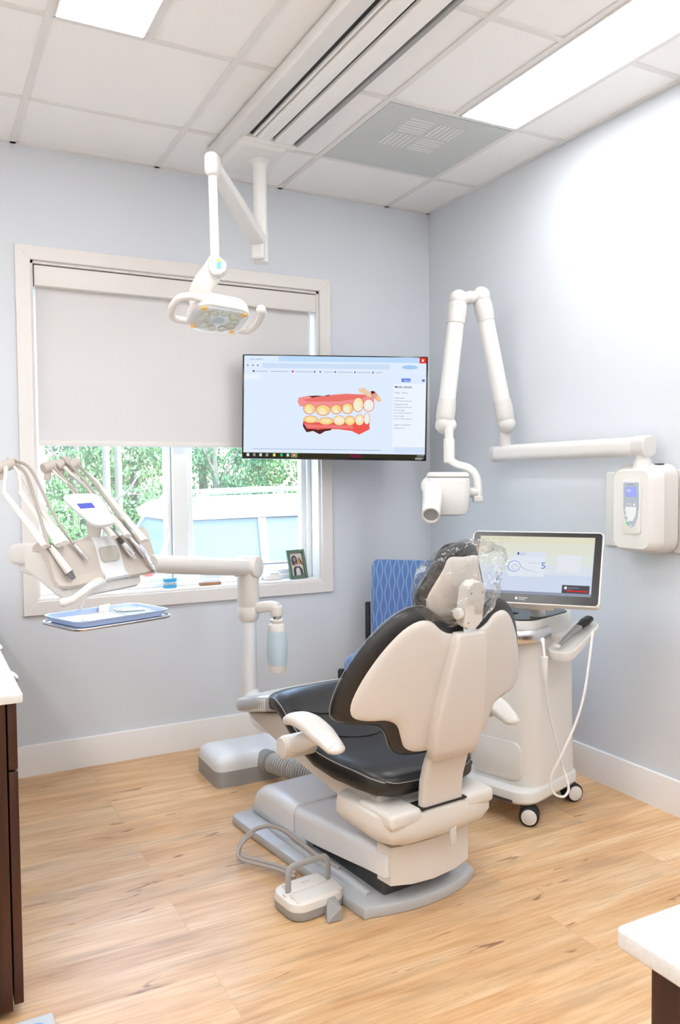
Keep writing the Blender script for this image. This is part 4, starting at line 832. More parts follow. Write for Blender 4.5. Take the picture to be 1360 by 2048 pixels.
m = MB(Matrix.Translation(c_)); m.box((0, 0, .015), (.09, .04, .03), .006); m.build('body', WHITE, t); m = MB(Matrix.Translation(c_)); m.box((.005, -.004, .033), (.05, .03, .01), .004); m.build('top_cover', LGREY, t)
# photo frame
fb0, fb1, ft0 = px(580, 1159, Y=.018), px(627, 1156, Y=.045), px(572, 1090, Y=.06)
PW = (fb1-fb0).length; ux_ = (Vector((fb1.x, fb1.y, 0))-Vector((fb0.x, fb0.y, 0))).normalized(); bk = Vector((-ux_.y, ux_.x, 0))
o0 = Vector((fb0.x, fb0.y, ZS+.001)); PFM = frame(o0, ux_, Vector((0, 0, 1))*.97+bk*.26); PH = .148; PW = .108
t = thing('photo_frame', 'green framed photo of a black dog on the sill', 'picture frame', tuple(o0))
GRN = mk('green_painted_wood', srgb(92, 116, 92), .45, noise=.15, nscale=30)
m = MB(PFM); fw = .016
for poly in ([(0, 0), (PW, 0), (PW-fw, fw), (fw, fw)], [(0, PH), (0, 0), (fw, fw), (fw, PH-fw)], [(PW, PH), (0, PH), (fw, PH-fw), (PW-fw, PH-fw)], [(PW, 0), (PW, PH), (PW-fw, PH-fw), (PW-fw, fw)]): m.prism(poly, 0, .012, bev=.0015, seg=1)
m.build('frame_moulding', GRN, t)
m = MB(PFM); m.bx(fw*.5, PW-fw*.5, fw*.5, PH-fw*.5, -.004, .001); m.build('backing_board', BLKM, t, smooth=0)
m = MB(PFM); m.loft([[(PW*.35, .06, -.003), (PW*.65, .06, -.003), (PW*.65, .07, -.003), (PW*.35, .07, -.003)], [(PW*.35, .012, -.046), (PW*.65, .012, -.046), (PW*.65, .016, -.046), (PW*.35, .016, -.046)]]); m.build('easel_leg', BLKM, t, smooth=0)
def pm(n, *c): return mk(n, srgb(*c), .35)
m = MB(PFM)
iw, ih = PW-2*fw, PH-2*fw
def P2(pts, z): m.prism([(fw+a*iw, fw+b*ih) for a, b in pts], z, z+.0002)
def E2(a, b, ra, rb, z): P2([(a+ra*math.cos(k*math.pi/8), b+rb*math.sin(k*math.pi/8)) for k in range(16)], z)
m.use(pm('photo_gravel', 214, 204, 196)); P2([(0, 0), (1, 0), (1, 1), (0, 1)], .0012)
m.use(pm('photo_dog_black', 74, 70, 76)); E2(.36, .68, .24, .22, .0016); P2([(.18, .0), (.2, .3), (.35, .42), (.75, .40), (.92, .25), (.95, 0), (.75, 0), (.7, .25), (.42, .25), (.36, 0)], .0015); E2(.22, .62, .08, .17, .0017); E2(.5, .62, .1, .16, .0017)
m.use(pm('photo_dog_grey', 150, 148, 154)); E2(.38, .72, .10, .10, .002); m.use(pm('photo_dog_chest', 206, 202, 200)); E2(.55, .18, .17, .17, .0018)
m.use(pm('photo_tongue', 226, 140, 138)); E2(.44, .5, .09, .05, .0022); m.use(pm('photo_tan_dog', 206, 140, 80)); E2(.72, .62, .1, .17, .0014); m.use(pm('photo_dark_ear', 60, 50, 50)); P2([(.74, .86), (.98, .52), (.94, .42), (.8, .6)], .0019)
m.build('photo_print', None, t, smooth=0)
m = MB(); m.box(sill(577, 1158, .07)+Vector((-.004, 0, .02)), (.02, .01, .04), .002); 

# ------------------------------------------------------------------ dental chair
CO = Vector((-1.17, -1.68, 0)); CR = R(6)
t = thing('dental_chair', 'dental chair with black cushions and cream shell in the middle of the room', 'dental chair', tuple(CO), CR)
MC = mat_of(t)                                  # local: x = right seen from the head end, y = towards the feet, z up
def lm(): return MB(MC)
# base plate
pl = closed_smooth([(-.205, -.005), (-.225, .03), (-.235, .4), (-.245, .76), (-.235, .815), (-.2, .83), (0, .83), (.2, .83), (.235, .8), (.235, .4), (.225, .05), (.19, -.005), (.10, -.035), (0, -.045), (-.10, -.035)], 3)
m = lm(); m.loft([[(x*.985, y, .002) for x, y in pl], [(x, y, .010) for x, y in pl], [(x, y, .024) for x, y in pl], [(x*.985, .4+(y-.4)*.99, .031) for x, y in pl], [(x*.95, .4+(y-.4)*.97, .034) for x, y in pl]]); bp0 = m.build('base_plate', PLATE, t)
m = lm(); m.tube([(-.160, .05, .034), (-.17, .3, .036), (-.175, .5, .036), (-.178, .62, .034)], [.016, .022, .020, .014], n=12, ry=.8); m.build('plate_rib', PLATE, bp0)
m = lm(); m.bx(-.165, .165, .42, .80, .03, .062, .012); m.build('lift_plinth', PLATE, t)
m = lm(); m.bx(-.13, .13, .02, .55, .03, .11, .01); m.build('lift_mechanism', DGREY, t)
def side_prism(name, prof, w_, mat, bev=.012, par=t, seg=4, x0=None):
    m = lm(); Mx = Matrix(((0, 0, 1, 0), (1, 0, 0, 0), (0, 1, 0, 0), (0, 0, 0, 1)))
    m.prism(prof, -w_ if x0 is None else x0, w_, M=Mx, bev=bev, seg=seg); return m.build(name, mat, par)
def bar_loft(name, secs_, hw, r, mat):
    m = lm(); out = []
    for y_, zb, zt, k in secs_:
        w_ = hw*k; rr = min(r, (zt-zb)*.48); ring = [(w_, y_, zb)]
        for i in range(6): a_ = R(90*i/5); ring.append((w_-rr+rr*math.cos(a_), y_, zt-rr+rr*math.sin(a_)))
        for i in range(6): a_ = R(90+90*i/5); ring.append((-w_+rr+rr*math.cos(a_), y_, zt-rr+rr*math.sin(a_)))
        ring.append((-w_, y_, zb)); out.append(ring)
    m.loft(out); return m.build(name, mat, t, smooth=40)
bar_loft('front_lift_cover', [(.500, .05, .150, .985), (.503, .05, .153, 1), (.60, .052, .156, 1), (.70, .055, .153, 1), (.745, .058, .143, .995), (.775, .06, .122, .985), (.79, .062, .09, .97)], .162, .035, WHITE2)
bar_loft('lift_arm_cover', [(-.030, .118, .176, .97), (-.024, .115, .186, 1), (.08, .104, .181, 1), (.2, .088, .171, 1), (.35, .070, .159, 1), (.488, .058, .151, 1), (.494, .058, .148, .985)], .160, .028, WHITE2)
m = lm(); secs = []
for z_, d_ in ((.083, .0), (.205, .0)):
    secs.append([(x, y, z_+(.012*(x/.155)**2 if z_ < .1 else 0)+(.0)) for x, y in ((-.155, .02), (-.150, -.038), (-.08, -.052), (0, -.056), (.08, -.052), (.150, -.038), (.155, .02))])
m.loft(secs); m.build('lower_rear_cover', CREAM, t, smooth=20)
# rear housing with pivot recess
m = lm(); secs = []
for z_, ins, yo in ((.222, .05, .03), (.235, .02, .010), (.262, 0, 0), (.29, 0, 0), (.312, .004, .004), (.322, .02, .02)):
    secs.append([(x, y, z_) for x, y in ((-.205+ins, .16), (-.212+ins, -.045+yo), (-.190+ins, -.09+yo), (-.13, -.105+yo), (0, -.112+yo), (.13, -.105+yo), (.190-ins, -.09+yo), (.212-ins, -.045+yo), (.205-ins, .16))])
m.loft(secs); m.build('rear_housing', CREAM, t, smooth=40)
for s_ in (-1, 1):
    m = lm(); m.box((s_*.140, -.022, .308), (.118, .168, .046), .016, 4); m.build('housing_cap', CREAM, t)
m = lm(); m.box((.0, -.075, .324), (.172, .06, .006), .002); m.build('pivot_slot', BLKM, t, smooth=0)
m = lm(); m.box((.035, -.100, .222), (.024, .008, .06), .004); m.build('release_lever', LGREY, t)
m = lm(); m.text('ADEC', (0, 0, 0), .018, M=frame((-.2085, .03, .275), (0, -1, 0), (0, 0, 1))); m.build('maker_mark', MGREY, t, smooth=0)
# seat shell
side_prism('seat_frame', [(-.0, .235), (.035, .245), (.20, .285), (.43, .318), (.60, .352), (.80, .385), (.825, .405), (.5, .47), (.42, .455), (.3, .375), (.1, .352), (-.0, .352)], .165, SHELL, .015)
# seat cushion: loft along the chair
def cush(secs_, name, mat=LEATHER, par=t, n=28):
    m = lm(); out = []
    for (s_, hw, zb, zt, bol) in secs_:
        ring = []
        for j_ in range(n):
            a = 2*math.pi*j_/n; c__, s__ = math.cos(a), math.sin(a); e = .45
            X = hw*math.copysign(abs(c__)**e, c__); zz = (zb+zt)/2+(zt-zb)/2*math.copysign(abs(s__)**(e+.1), s__)
            if s__ > 0: zz += bol*(X/hw)**2*s__
            ring.append((X, s_, zz))
        out.append(ring)
    m.loft(out); return m.build(name, mat, par, smooth=60)
SEC = [(-.052, .06, .375, .388, 0), (-.048, .13, .358, .402, 0), (-.036, .168, .348, .414, .004), (-.005, .195, .346, .422, .010), (.05, .213, .348, .424, .02), (.15, .228, .353, .418, .03), (.25, .232, .362, .424, .032), (.34, .228, .384, .450, .025), (.42, .222, .420, .49, .016), (.48, .218, .45, .53, .008), (.53, .214, .468, .545, .003), (.57, .208, .472, .54, 0), (.585, .18, .485, .53, 0)]
seat = cush(SEC, 'seat_cushion')
m = lm()
for s_ in (-1, 1): m.tube([(s_*(hw*.985), y, zb+(zt+bol-zb)*.72) for y, hw, zb, zt, bol in SEC[2:-1]], .0018, n=6)
m.tube([(-.163, -.037, .402), (-.12, -.05, .394), (0, -.053, .390), (.12, -.05, .394), (.163, -.037, .402)], .0014, n=6)
m.build('seat_stitching', STITCH, seat)
m = lm()
m.tube([(-.17, .30, .455), (-.05, .27, .433), (.05, .27, .433), (.17, .30, .455)], .002, n=6); m.tube([(-.20, .42, .512), (-.08, .40, .485), (.08, .40, .485), (.20, .42, .512)], .002, n=6); m.build('seat_seam', BLKM, seat)
TOE = [(.565, .195, .468, .532, 0), (.58, .205, .462, .535, 0), (.64, .210, .45, .520, 0), (.72, .213, .43, .495, 0), (.79, .213, .414, .472, 0), (.825, .205, .408, .462, 0), (.84, .18, .415, .452, 0)]
toe = cush(TOE, 'toe_board')
m = lm()
for k_ in range(16):
    y_ = .60+.0135*k_; f_ = (y_-.58)/.26
    for s_ in (-1, 1): m.cyl((s_*.2125, y_, .470-.052*f_), (s_*.2125, y_, .512-.052*f_), .0028, n=8)
m.build('toe_ribs', LGREY, toe)
# backrest
def s0(z): return -.118-.21*(z-.5)
def bsurf(off):
    def f(u, v):
        nrm = Vector((-1.3*u, 1, .21)).normalized(); nrm = Vector((-(1.3*u), 1.0, .21)).normalized()
        return Vector((u, s0(v)+.65*u*u, v))+nrm*off, nrm
    return f
CU = closed_smooth(mirror_outline([(0, .868), (.05, .872), (.088, .890), (.128, .913), (.175, .914), (.225, .890), (.272, .845), (.312, .790), (.342, .725), (.360, .66), (.358, .616), (.33, .598), (.27, .590), (.225, .578), (.198, .548), (.185, .515), (.16, .488), (.10, .478), (0, .478)]), 3)
SH_ = closed_smooth(mirror_outline([(0, .842), (.055, .842), (.09, .858), (.122, .882), (.162, .886), (.205, .864), (.247, .820), (.282, .768), (.310, .712), (.325, .66), (.316, .626), (.28, .612), (.225, .608), (.188, .590), (.170, .55), (.155, .520), (.12, .502), (.06, .498), (0, .498)]), 3)
m = lm(); m.pillow(CU, (0, .69), bsurf(.027), .038, .030, rings=9, power=3); bk_ = m.build('backrest_cushion', LEATHER, t, smooth=60)
m = lm(); P_ = [bsurf(.034)(x*1.004, .69+(z-.69)*1.004)[0] for x, z in CU]; m.tube(P_+[P_[0]], .0016, n=5, sm=0); m.build('backrest_stitching', STITCH, bk_)
m = lm(); m.pillow([(x*.975, z) for x, z in SH_], (0, .69), bsurf(.0), .010, .012, rings=8, power=4); m.build('backrest_shell', SHELL, t, smooth=60)
m = lm(); secs = []
for z_, w_, th in ((.472, .070, .020), (.478, .079, .030), (.51, .084, .034), (.56, .088, .036), (.61, .087, .036), (.68, .078, .036), (.75, .067, .036), (.81, .057, .034), (.838, .052, .028), (.845, .046, .016)):
    secs.append([(a_, s0(z_)-.026+.018-th/2+b_+.004, z_) for a_, b_ in rrect(2*w_, th+.012, .011, 5)])
m.loft(secs); m.build('spine_cover', SHELL, t, smooth=50)
m = lm(); secs = []
for z_, y_, w_, th in ((.31, -.085, .078, .03), (.35, -.083, .075, .034), (.40, -.090, .076, .034), (.45, -.106, .077, .034), (.50, -.124, .074, .034), (.53, -.130, .068, .03)):
    secs.append([(a, y_+b, z_) for a, b in rrect(2*w_, th, .012, 4)])
m.loft(secs); m.build('back_support', SHELL, t, smooth=60)
m = lm(); m.box((0, -.210, .852), (.044, .008, .05), .002, rot=(R(-12), 0, 0)); m.build('headrest_slide', STEEL, t)
# headrest
def hs(off, t0=-.165): 
    def f(u, v):
        n_ = Vector((-1.6*u, 1, .16)).normalized(); return Vector((u, t0-.24*(v-.95)+.8*u*u, v))+n_*off, n_
    return f
HRO = closed_smooth(mirror_outline([(0, 1.088), (.045, 1.084), (.068, 1.066), (.085, 1.03), (.110, .985), (.130, .945), (.128, .905), (.105, .878), (.06, .862), (0, .856)]), 3)
HRI = closed_smooth(mirror_outline([(0, 1.052), (.052, 1.052), (.066, 1.02), (.09, .975), (.105, .94), (.100, .905), (.08, .888), (.04, .878), (0, .876)]), 3)
m = lm(); m.pillow(HRO, (0, .965), hs(.022), .035, .022, rings=8, power=3); m.build('headrest_cushion', LEATHER, t, smooth=60)
m = lm(); m.pillow(HRI, (0, .965), hs(0), .004, .008, rings=6, power=4); m.build('headrest_shell', SHELL, t, smooth=60)
m = lm(); BR = frame((0, -.222, .922), (1, 0, 0), (0, -.16, 1)); m.prism(rrect(.066, .130, .018, 5), -.024, .012, M=BR, bev=.008); brk = m.build('headrest_bracket', CREAM, t)
m = lm(); m.cyl((-.052, -.215, .90), (-.036, -.215, .90), .017, bev=.004); m.build('adjust_knob', CREAM, brk)
m = lm()
for x, y in ((-.018, .036), (.024, .036), (-.018, -.048)): m.cyl((x, y, .0115), (x, y, .0132), .003, n=10, M=BR)
m.build('screw', MGREY, brk)
# arms
for s_ in (-1, 1):
    m = MB(MC @ Matrix.Translation((-.012, -.025, -.028)) if s_ > 0 else MC); X = s_*.31
    AM = m.M
    ax_ = [(X+s_*.024, .20, .556), (X+s_*.028, .16, .570), (X+s_*.028, .10, .572), (X+s_*.026, .03, .556), (X+s_*.022, -.035, .530)]
    m.tube(ax_, [.030, .038, .040, .039, .028], n=20, ry=.5, sq=.3); m.ball(ax_[0], (.030, .020, .015)); m.ball(ax_[-1], (.028, .02, .014)); pad = m.build('arm_pad', CREAM, t, smooth=60)
    m = MB(AM); m.tube([(X-s_*.02, .26, .46), (X-s_*.01, .2, .48), (X+s_*.015, .10, .525), (X+s_*.02, .06, .54)], [.024, .022, .020, .016], n=14, ry=1.2, sq=.4); m.build('arm_post', CREAM, t, smooth=60)
    m = MB(AM); m.cyl((X-s_*.09, .27, .45), (X+s_*.018, .27, .45), .036, bev=.008); m.build('arm_pivot', SHELL, t)
    m = MB(AM); m.cyl((X+s_*.016, .27, .45), (X+s_*.024, .27, .45), .032, bev=.004); m.build('pivot_cap', CREAM, t)
# plastic sleeve on the toe board and bag on the headrest
t2 = tag(cush([(s_, hw*1.03, zb-.006, zt+.006, 0) for s_, hw, zb, zt, b in TOE[1:]], 'plastic_sleeve', SLEEVE, None), 'clear plastic sleeve wrapped over the toe end of the dental chair', 'plastic cover')
rnd = random.Random(3)
bm_ = lm()
def bag(u, v):
    k_ = .005*math.sin(u*70+v*31)+.005*math.sin(v*110-u*60)
    return Vector((u, -.20-.24*(v-.95)+.5*u*u+k_, v)), Vector((0, 1, .16)).normalized()
BAGO = closed_smooth([(-.02, 1.102), (.05, 1.098), (.105, 1.078), (.135, 1.05), (.125, 1.0), (.118, .96), (.11, .91), (.08, .878), (.045, .862), (0, .870), (-.05, .862), (-.11, .876), (-.15, .90), (-.165, .94), (-.17, .99), (-.155, 1.035), (-.11, 1.072)], 4)
BAGO = [(x*(1+rnd.uniform(-.02, .02)), .97+(z-.97)*(1+rnd.uniform(-.02, .02))) for x, z in BAGO]
bm_.pillow(BAGO, (0, .97), bag, .075, .045, rings=10, power=1.6)
tag(bm_.build('plastic_bag', PLASTIC, loc=tuple(MC @ Vector((0, -.17, .97)))), 'clear crinkled plastic bag covering the chair headrest', 'plastic cover')

# ------------------------------------------------------------------ foot pedal
fp = px(617, 1785, Z=.04); FR = R(7)
t = thing('foot_control', 'cream foot pedal with grey hoop handle on the floor beside the chair base', 'foot pedal', (fp.x, fp.y, 0), FR)
MF = mat_of(t)
o_ = rrect(.185, .150, .045, 6)
m = MB(MF); m.loft([[(x*.96, y*.96, .003) for x, y in o_], [(x, y, .012) for x, y in o_], [(x, y, .030) for x, y in o_]]); m.build('pedal_base', MGREY, t)
m = MB(MF); m.loft([[(x*1.01, y*1.01, .030) for x, y in o_], [(x*1.01, y*1.01, .038) for x, y in o_], [(x*.97, y*.97, .050) for x, y in o_], [(x*.86, y*.86, .056) for x, y in o_]]); m.build('pedal_cover', CREAM, t)
m = MB(MF); m.box((.0, .02, .058), (.13, .06, .018), .009); m.build('raised_ridge', CREAM, t)
m = MB(MF); m.box((.005, -.038, .054), (.16, .048, .016), .0075, rot=(R(14), 0, 0)); m.build('press_bar', LGREY, t)
m = MB(MF); m.tube([(-.07, .0, .05), (-.07, .0, .11), (-.062, .002, .128), (-.045, .003, .133), (.045, .003, .133), (.062, .002, .128), (.07, .0, .11), (.07, .0, .05)], .010, n=12, ry=.5, up=(0, 1, 0), sm=5); m.build('hoop_handle', MGREY, t)
m = MB(MF)
for s_ in (-1, 1): m.box((s_*.07, 0, .056), (.032, .018, .010), .003)
m.build('handle_foot', CREAM, t)
m = MB(MF); m.loft([[(.012, -.068, .008), (.052, -.068, .008), (.046, -.068, .048), (.020, -.068, .048)], [(-.012, -.118, .003), (.034, -.126, .003), (.034, -.126, .040), (.026, -.120, .042)]]); m.build('toe_lever', MGREY, t)
m = MB(MF); m.text('ADEC', (-.016, .012, .0675), .012); m.build('maker_mark', MGREY, t, smooth=0)
cp = [(592, 1748, .03), (565, 1735, .03), (520, 1722, .02), (485, 1712, .03), (478, 1700, .04), (486, 1680, .06), (508, 1660, .075), (540, 1652, .08), (570, 1662, .07), (600, 1685, .06), (640, 1715, .055), (680, 1738, .05)]
m = MB(); m.tube([px(x, y, Z=z) for x, y, z in cp], .0075, n=10); m.tube([px(x-2, y+7, Z=z*.8+.008) for x, y, z in cp[:7]], .006, n=8); m.build('cord', HOSE, t)

# ------------------------------------------------------------------ blue guest chair
BRZ = math.atan2(-.61, .79); b0 = px(738, 1122, Z=.86); bx_, by_ = b0.x, b0.y
ux_ = Vector((math.cos(R(-44)), math.sin(R(-44)), 0)); ctr = Vector((bx_, by_, 0))+ux_*.25
t = thing('guest_chair', 'blue wave-patterned fabric guest chair with black frame in the corner', 'chair', (ctr.x, ctr.y, 0), R(-44))
MG = mat_of(t)          # local x = across the back to the right, -y = facing
m = MB(MG); secs = []
for z_, y_, k in ((.47, .0, .93), (.50, .0, .99), (.62, .015, 1), (.74, .02, 1), (.83, .03, 1), (.855, .034, .985), (.865, .036, .93)):
    secs.append([(x, y_+y, z_) for x, y in rrect(.48*k, .055 if z_ < .85 else .04, .02, 4)])
m.loft(secs); m.build('backrest', FABRIC, t, smooth=60)
m = MB(MG); m.box((0, -.26, .435), (.50, .48, .085), .035, 4); m.build('seat', FABRIC, t, smooth=60)
for sx_ in (-1, 1):
    m = MB(MG); m.box((sx_*.262, .015, .325), (.022, .03, .65), .003); m.build('leg', BLKM, t)
    m = MB(MG); m.box((sx_*.262, -.48, .21), (.022, .03, .42), .003); m.build('leg', BLKM, t)
    m = MB(MG); m.box((sx_*.262, -.23, .385), (.022, .50, .03), .003); m.build('side_rail', BLKM, t)
m = MB(MG); m.box((0, -.48, .378), (.52, .022, .03), .003); m.build('front_rail', BLKM, t)

# ------------------------------------------------------------------ scanner cart
CT = R(-108.5); org = Vector((-.575, -1.455, 0))    # front right corner; x axis = front edge direction towards camera side
Wd = Vector((.309, -.951, 0)); Dd = Vector((.951, .309, 0))
cc = org-Wd*.165+Dd*.19
t = thing('scanner_cart', 'white rolling scanner cart with black top beside the right wall', 'cart', (cc.x, cc.y, 0), math.atan2(Wd.y, Wd.x))
MK = mat_of(t)          # local x = right as seen from its front, y = into the wall, z up
m = MB(MK); o_ = [(x+.012, y) for x, y in rrect(.345, .40, .07, 7)]
m.loft([[(x*.96, y*.96, .078) for x, y in o_], [(x, y, .088) for x, y in o_], [(x, y, .112) for x, y in o_], [(x*.985, y*.985, .122) for x, y in o_], [(x*.93, y*.93, .130) for x, y in o_]]); m.build('base', WHITE, t)
m = MB(MK); m.box((-.02, -.196, .088), (.27, .012, .012), .003); m.build('base_slot', DGREY, t)
m = MB(MK); secs = []
for z_, k, yo in ((.120, .93, .022), (.20, .925, .022), (.45, .915, .02), (.62, .92, .012), (.69, .945, -.0), (.72, .965, -.010), (.745, .975, -.014), (.752, .965, -.014)):
    secs.append([(x*k+.022, y*k+yo, z_) for x, y in rrect(.325, .38, .08, 7)])
m.loft(secs); m.build('body', WHITE, t, smooth=50)
m = MB(MK); m.prism(rrect(.215, .14, .03, 5), -.008, .004, M=frame((.018, -.156, .22), (1, 0, 0), (0, 0, 1)), bev=.005); m.build('foot_relief', WHITE, t)
m = MB(MK); m.prism([(x*.90+.022, y*.90-.014) for x, y in rrect(.325, .38, .08, 7)], .751, .756, bev=.002, seg=1); tp = m.build('top_panel', BLACK, t)
m = MB(MK).use(em(60, 200, 110, 1)); m.box((.11, -.05, .757), (.014, .006, .001)); m.build('status_light', None, tp, smooth=0)
m = MB(MK); m.box((-.01, -.08, .757), (.12, .06, .002), .001); m.box((-.06, -.09, .775), (.05, .05, .04), .015); m.build('scanner_cradle', BLKM, t)
m = MB(MK); pts = [(-.145, -.13, .695), (-.13, -.195, .695), (-.06, -.222, .695), (.06, -.224, .695), (.14, -.205, .697), (.182, -.15, .70), (.194, -.08, .705)]
m.tube(pts, .013, n=12, ry=1.9, sq=.4, up=(0, 0, 1)); m.build('grip_handle', STEEL, t)
CAST = [(.145, -.155, 'front caster nearest the camera'), (-.145, -.155, ''), (.145, .15, ''), (-.145, .15, '')]
def caster(x, y, rz):
    Mc = MK @ Matrix.Translation((x, y, 0)) @ Matrix.Rotation(rz, 4, 'Z')
    m = MB(Mc); m.box((0, 0, .068), (.035, .04, .022), .004); m.cyl((0, 0, .06), (0, 0, .085), .012); c0 = m.build('caster', BLACK, t)
    m = MB(Mc); 
    for s_ in (-1, 1): m.lathe([(0, -.011), (.030, -.011), (.036, -.008), (.037, 0), (.036, .008), (.030, .011), (0, .011)], (s_*.017, .012, .037), (1, 0, 0), 28)
    m.build('wheel', BLKM, c0)
    m = MB(Mc)
    for s_ in (-1, 1): m.lathe([(0, 0), (.028, 0), (.028, .004), (.024, .006), (0, .006)], (s_*(.0285), .012, .037), (s_, 0, 0), 26)
    m.build('wheel_cap', WHITE, c0)
caster(.145, -.155, R(-62)); caster(-.145, -.155, R(30)); caster(.150, .15, R(-30)); caster(-.145, .15, R(10))
# side shelf with scanner
m = MB(MK); o2 = rrect(.105, .24, .04, 6); 
m.loft([[(.252+x*.9, .0+y*.95, .655+.35*(y)) for x, y in o2], [(.252+x, y, .668+.35*(y)) for x, y in o2], [(.252+x, y, .684+.35*(y)) for x, y in o2], [(.252+x*.9, y*.95, .686+.35*(y)) for x, y in o2], [(.252+x*.8, y*.88, .676+.35*(y)) for x, y in o2]]); m.box((.195, .02, .675), (.06, .10, .03), .01); m.build('side_shelf', WHITE, t)
SC_ = frame((0, 0, 0), (1, 0, 0), (0, 1, .35)); 
t2 = thing('dental_scanner', 'grey and black handheld scanner lying in the side tray of the cart', 'scanner', tuple(MK @ Vector((.252, .0, .69))))
m = MB(MK); m.tube([(.242, -.085, .665), (.247, -.03, .69), (.255, .02, .712), (.257, .035, .718)], [.008, .012, .016, .015], n=16, ry=.6, sq=.2); m.build('body', mk('scanner_grey', srgb(150, 150, 150), .3), t2)
m = MB(MK); m.tube([(.257, .03, .716), (.260, .07, .73), (.262, .10, .74)], [.016, .021, .018], n=16, ry=.6, sq=.3); m.build('black_end', BLACK, t2)
m = MB(MK); m.box((.239, -.095, .662), (.018, .02, .012), .003); m.build('window_tip', WHITE, t2)
# scanner cable with connector
cb = [(1186, 1262, 2.72), (1180, 1310, 2.70), (1168, 1390, 2.68), (1150, 1450, 2.67), (1122, 1512, 2.66), (1104, 1550, 2.66), (1102, 1575, 2.66), (1112, 1590, 2.66), (1128, 1593, 2.67), (1137, 1580, 2.68), (1134, 1560, 2.69), (1124, 1530, 2.70), (1112, 1480, 2.68), (1098, 1420, 2.66), (1091, 1360, 2.64)]
m = MB(); m.tube([px(x, y, d=d_) for x, y, d_ in cb], .0042, n=9); m.build('cable', WHITE, t2)
m = MB(); P_ = [px(1091, 1362, d=2.64), px(1089, 1340, d=2.64), px(1089, 1316, d=2.64)]; m.cyl(P_[0], P_[1], .006, .010); m.cyl(P_[1], P_[2], .0105, bev=.002); m.cyl(P_[2]-Vector((0, 0, .003)), P_[2]+Vector((0, 0, .004)), .012); m.tube([P_[2], px(1087, 1292, d=2.65), px(1085, 1278, d=2.67)], [.004, .004, .007], n=8); m.build('connector', WHITE, t2)
# touch monitor on the cart
mTL, mTR, mBR = px(948, 1058, d=3.10), px(1209, 1068, d=2.90), px(1186, 1216, d=2.84)
mTR.z = mTL.z = (mTL.z+mTR.z)/2
ex_ = (mTR-mTL); MWd = ex_.length; bk2 = Vector((0, 0, 1)).cross(ex_).normalized(); eyv = Vector((0, 0, 1))*math.cos(R(30))+bk2*math.sin(R(30)); MHt = .288
MM = frame(mTL, ex_, eyv)
t = thing('touch_monitor', 'large tilted touch monitor with black bezel on the scanner cart', 'monitor', tuple((mTL+mBR)/2))
m = MB(MM); m.prism(rrect(MWd, MHt, .014, 5, MWd/2, -MHt/2), -.030, -.002, bev=.005); m.build('housing', WHITE, t)
m = MB(MM); m.prism(rrect(MWd-.010, MHt-.010, .012, 5, MWd/2, -MHt/2), -.002, .0008); m.build('bezel', mk('bezel_black', (.02, .019, .018), .25), t)
m = MB(MM); m.box((MWd/2, -MHt*.75, -.05), (.16, .14, .05), .015); m.tube([(MWd/2, -MHt*.70, -.06), (MWd/2, -MHt*.88, -.14), (MWd/2, -MHt*1.02, -.22), (MWd/2, -MHt*1.16, -.27)], .03, n=14); m.build('stand_neck', WHITE, t)
bz = .030
S = Screen(MM @ Matrix.Translation((bz, -bz*.75, .0010)), MWd-2*bz, MHt-bz*.75-.036)
S.rect(0, 0, 1, .12, (226, 224, 200)); S.rect(0, .12, 1, .3, (224, 226, 212)); S.rect(0, .3, 1, .5, (222, 228, 222)); S.rect(0, .5, 1, .66, (218, 226, 236)); S.rect(0, .66, 1, 1, (208, 218, 238))
S.rect(.29, .36, .60, .70, (226, 232, 242)); S.rect(.34, .27, .60, .36, (220, 226, 240)); S.rect(.70, .32, .9, .6, (228, 232, 238))
S.ell(.335, .53, .056, .098, (150, 170, 225), 28); S.ell(.337, .53, .048, .084, (236, 240, 248), 28); S.ell(.34, .54, .034, .06, (206, 214, 230), 20); S.ell(.345, .55, .02, .035, (226, 232, 240), 16)
S.poly([(.39, .52), (.45, .58), (.56, .63), (.56, .635), (.44, .59), (.385, .53)], (196, 204, 216))
S.txt('Connect SW', .455, .475, .04, (176, 188, 215)); S.txt('5', .565, .56, .16, (120, 142, 205), .01)
S.rect(.352, .285, .366, .33, (70, 80, 110)); S.txt('Dentsply', .372, .31, .028, (130, 145, 180)); S.txt('Sirona', .372, .335, .028, (130, 145, 180))
for i, (u, v, tt_) in enumerate(((.04, .055, 'Patients'), (.11, .055, 'Import'), (.17, .055, 'Configure'), (.245, .055, 'Help'), (.05, .13, 'Open'), (.11, .13, 'Export'), (.18, .13, 'Search'))): S.txt(tt_, u, v, .024, (140, 142, 140))
S.rect(0, .955, 1, 1, (150, 156, 175)); S.rect(.76, .82, .985, .955, (84, 84, 90)); S.ell(.79, .868, .012, .026, (235, 235, 240)); S.txt('Dentsply Sirona', .81, .87, .024, (200, 200, 205)); S.rect(.80, .905, .975, .93, (200, 60, 60)); S.txt('notice', .81, .898, .018, (190, 190, 195))
S.m.build('screen', None, t, smooth=0)
m = MB(MM).use(mk('bezel_print', srgb(215, 215, 215), .5)); m.prism(rrect(.009, .011, .004), .0010, .0013, M=Matrix.Translation((MWd*.40, -MHt+.019, 0))); m.text('Dentsply', (MWd*.40+.009, -MHt+.0195, .0012), .0085, bold=.01); m.text('Sirona', (MWd*.40+.009, -MHt+.0125, .0012), .0085, bold=.01); m.build('maker_lettering', None, t, smooth=0)
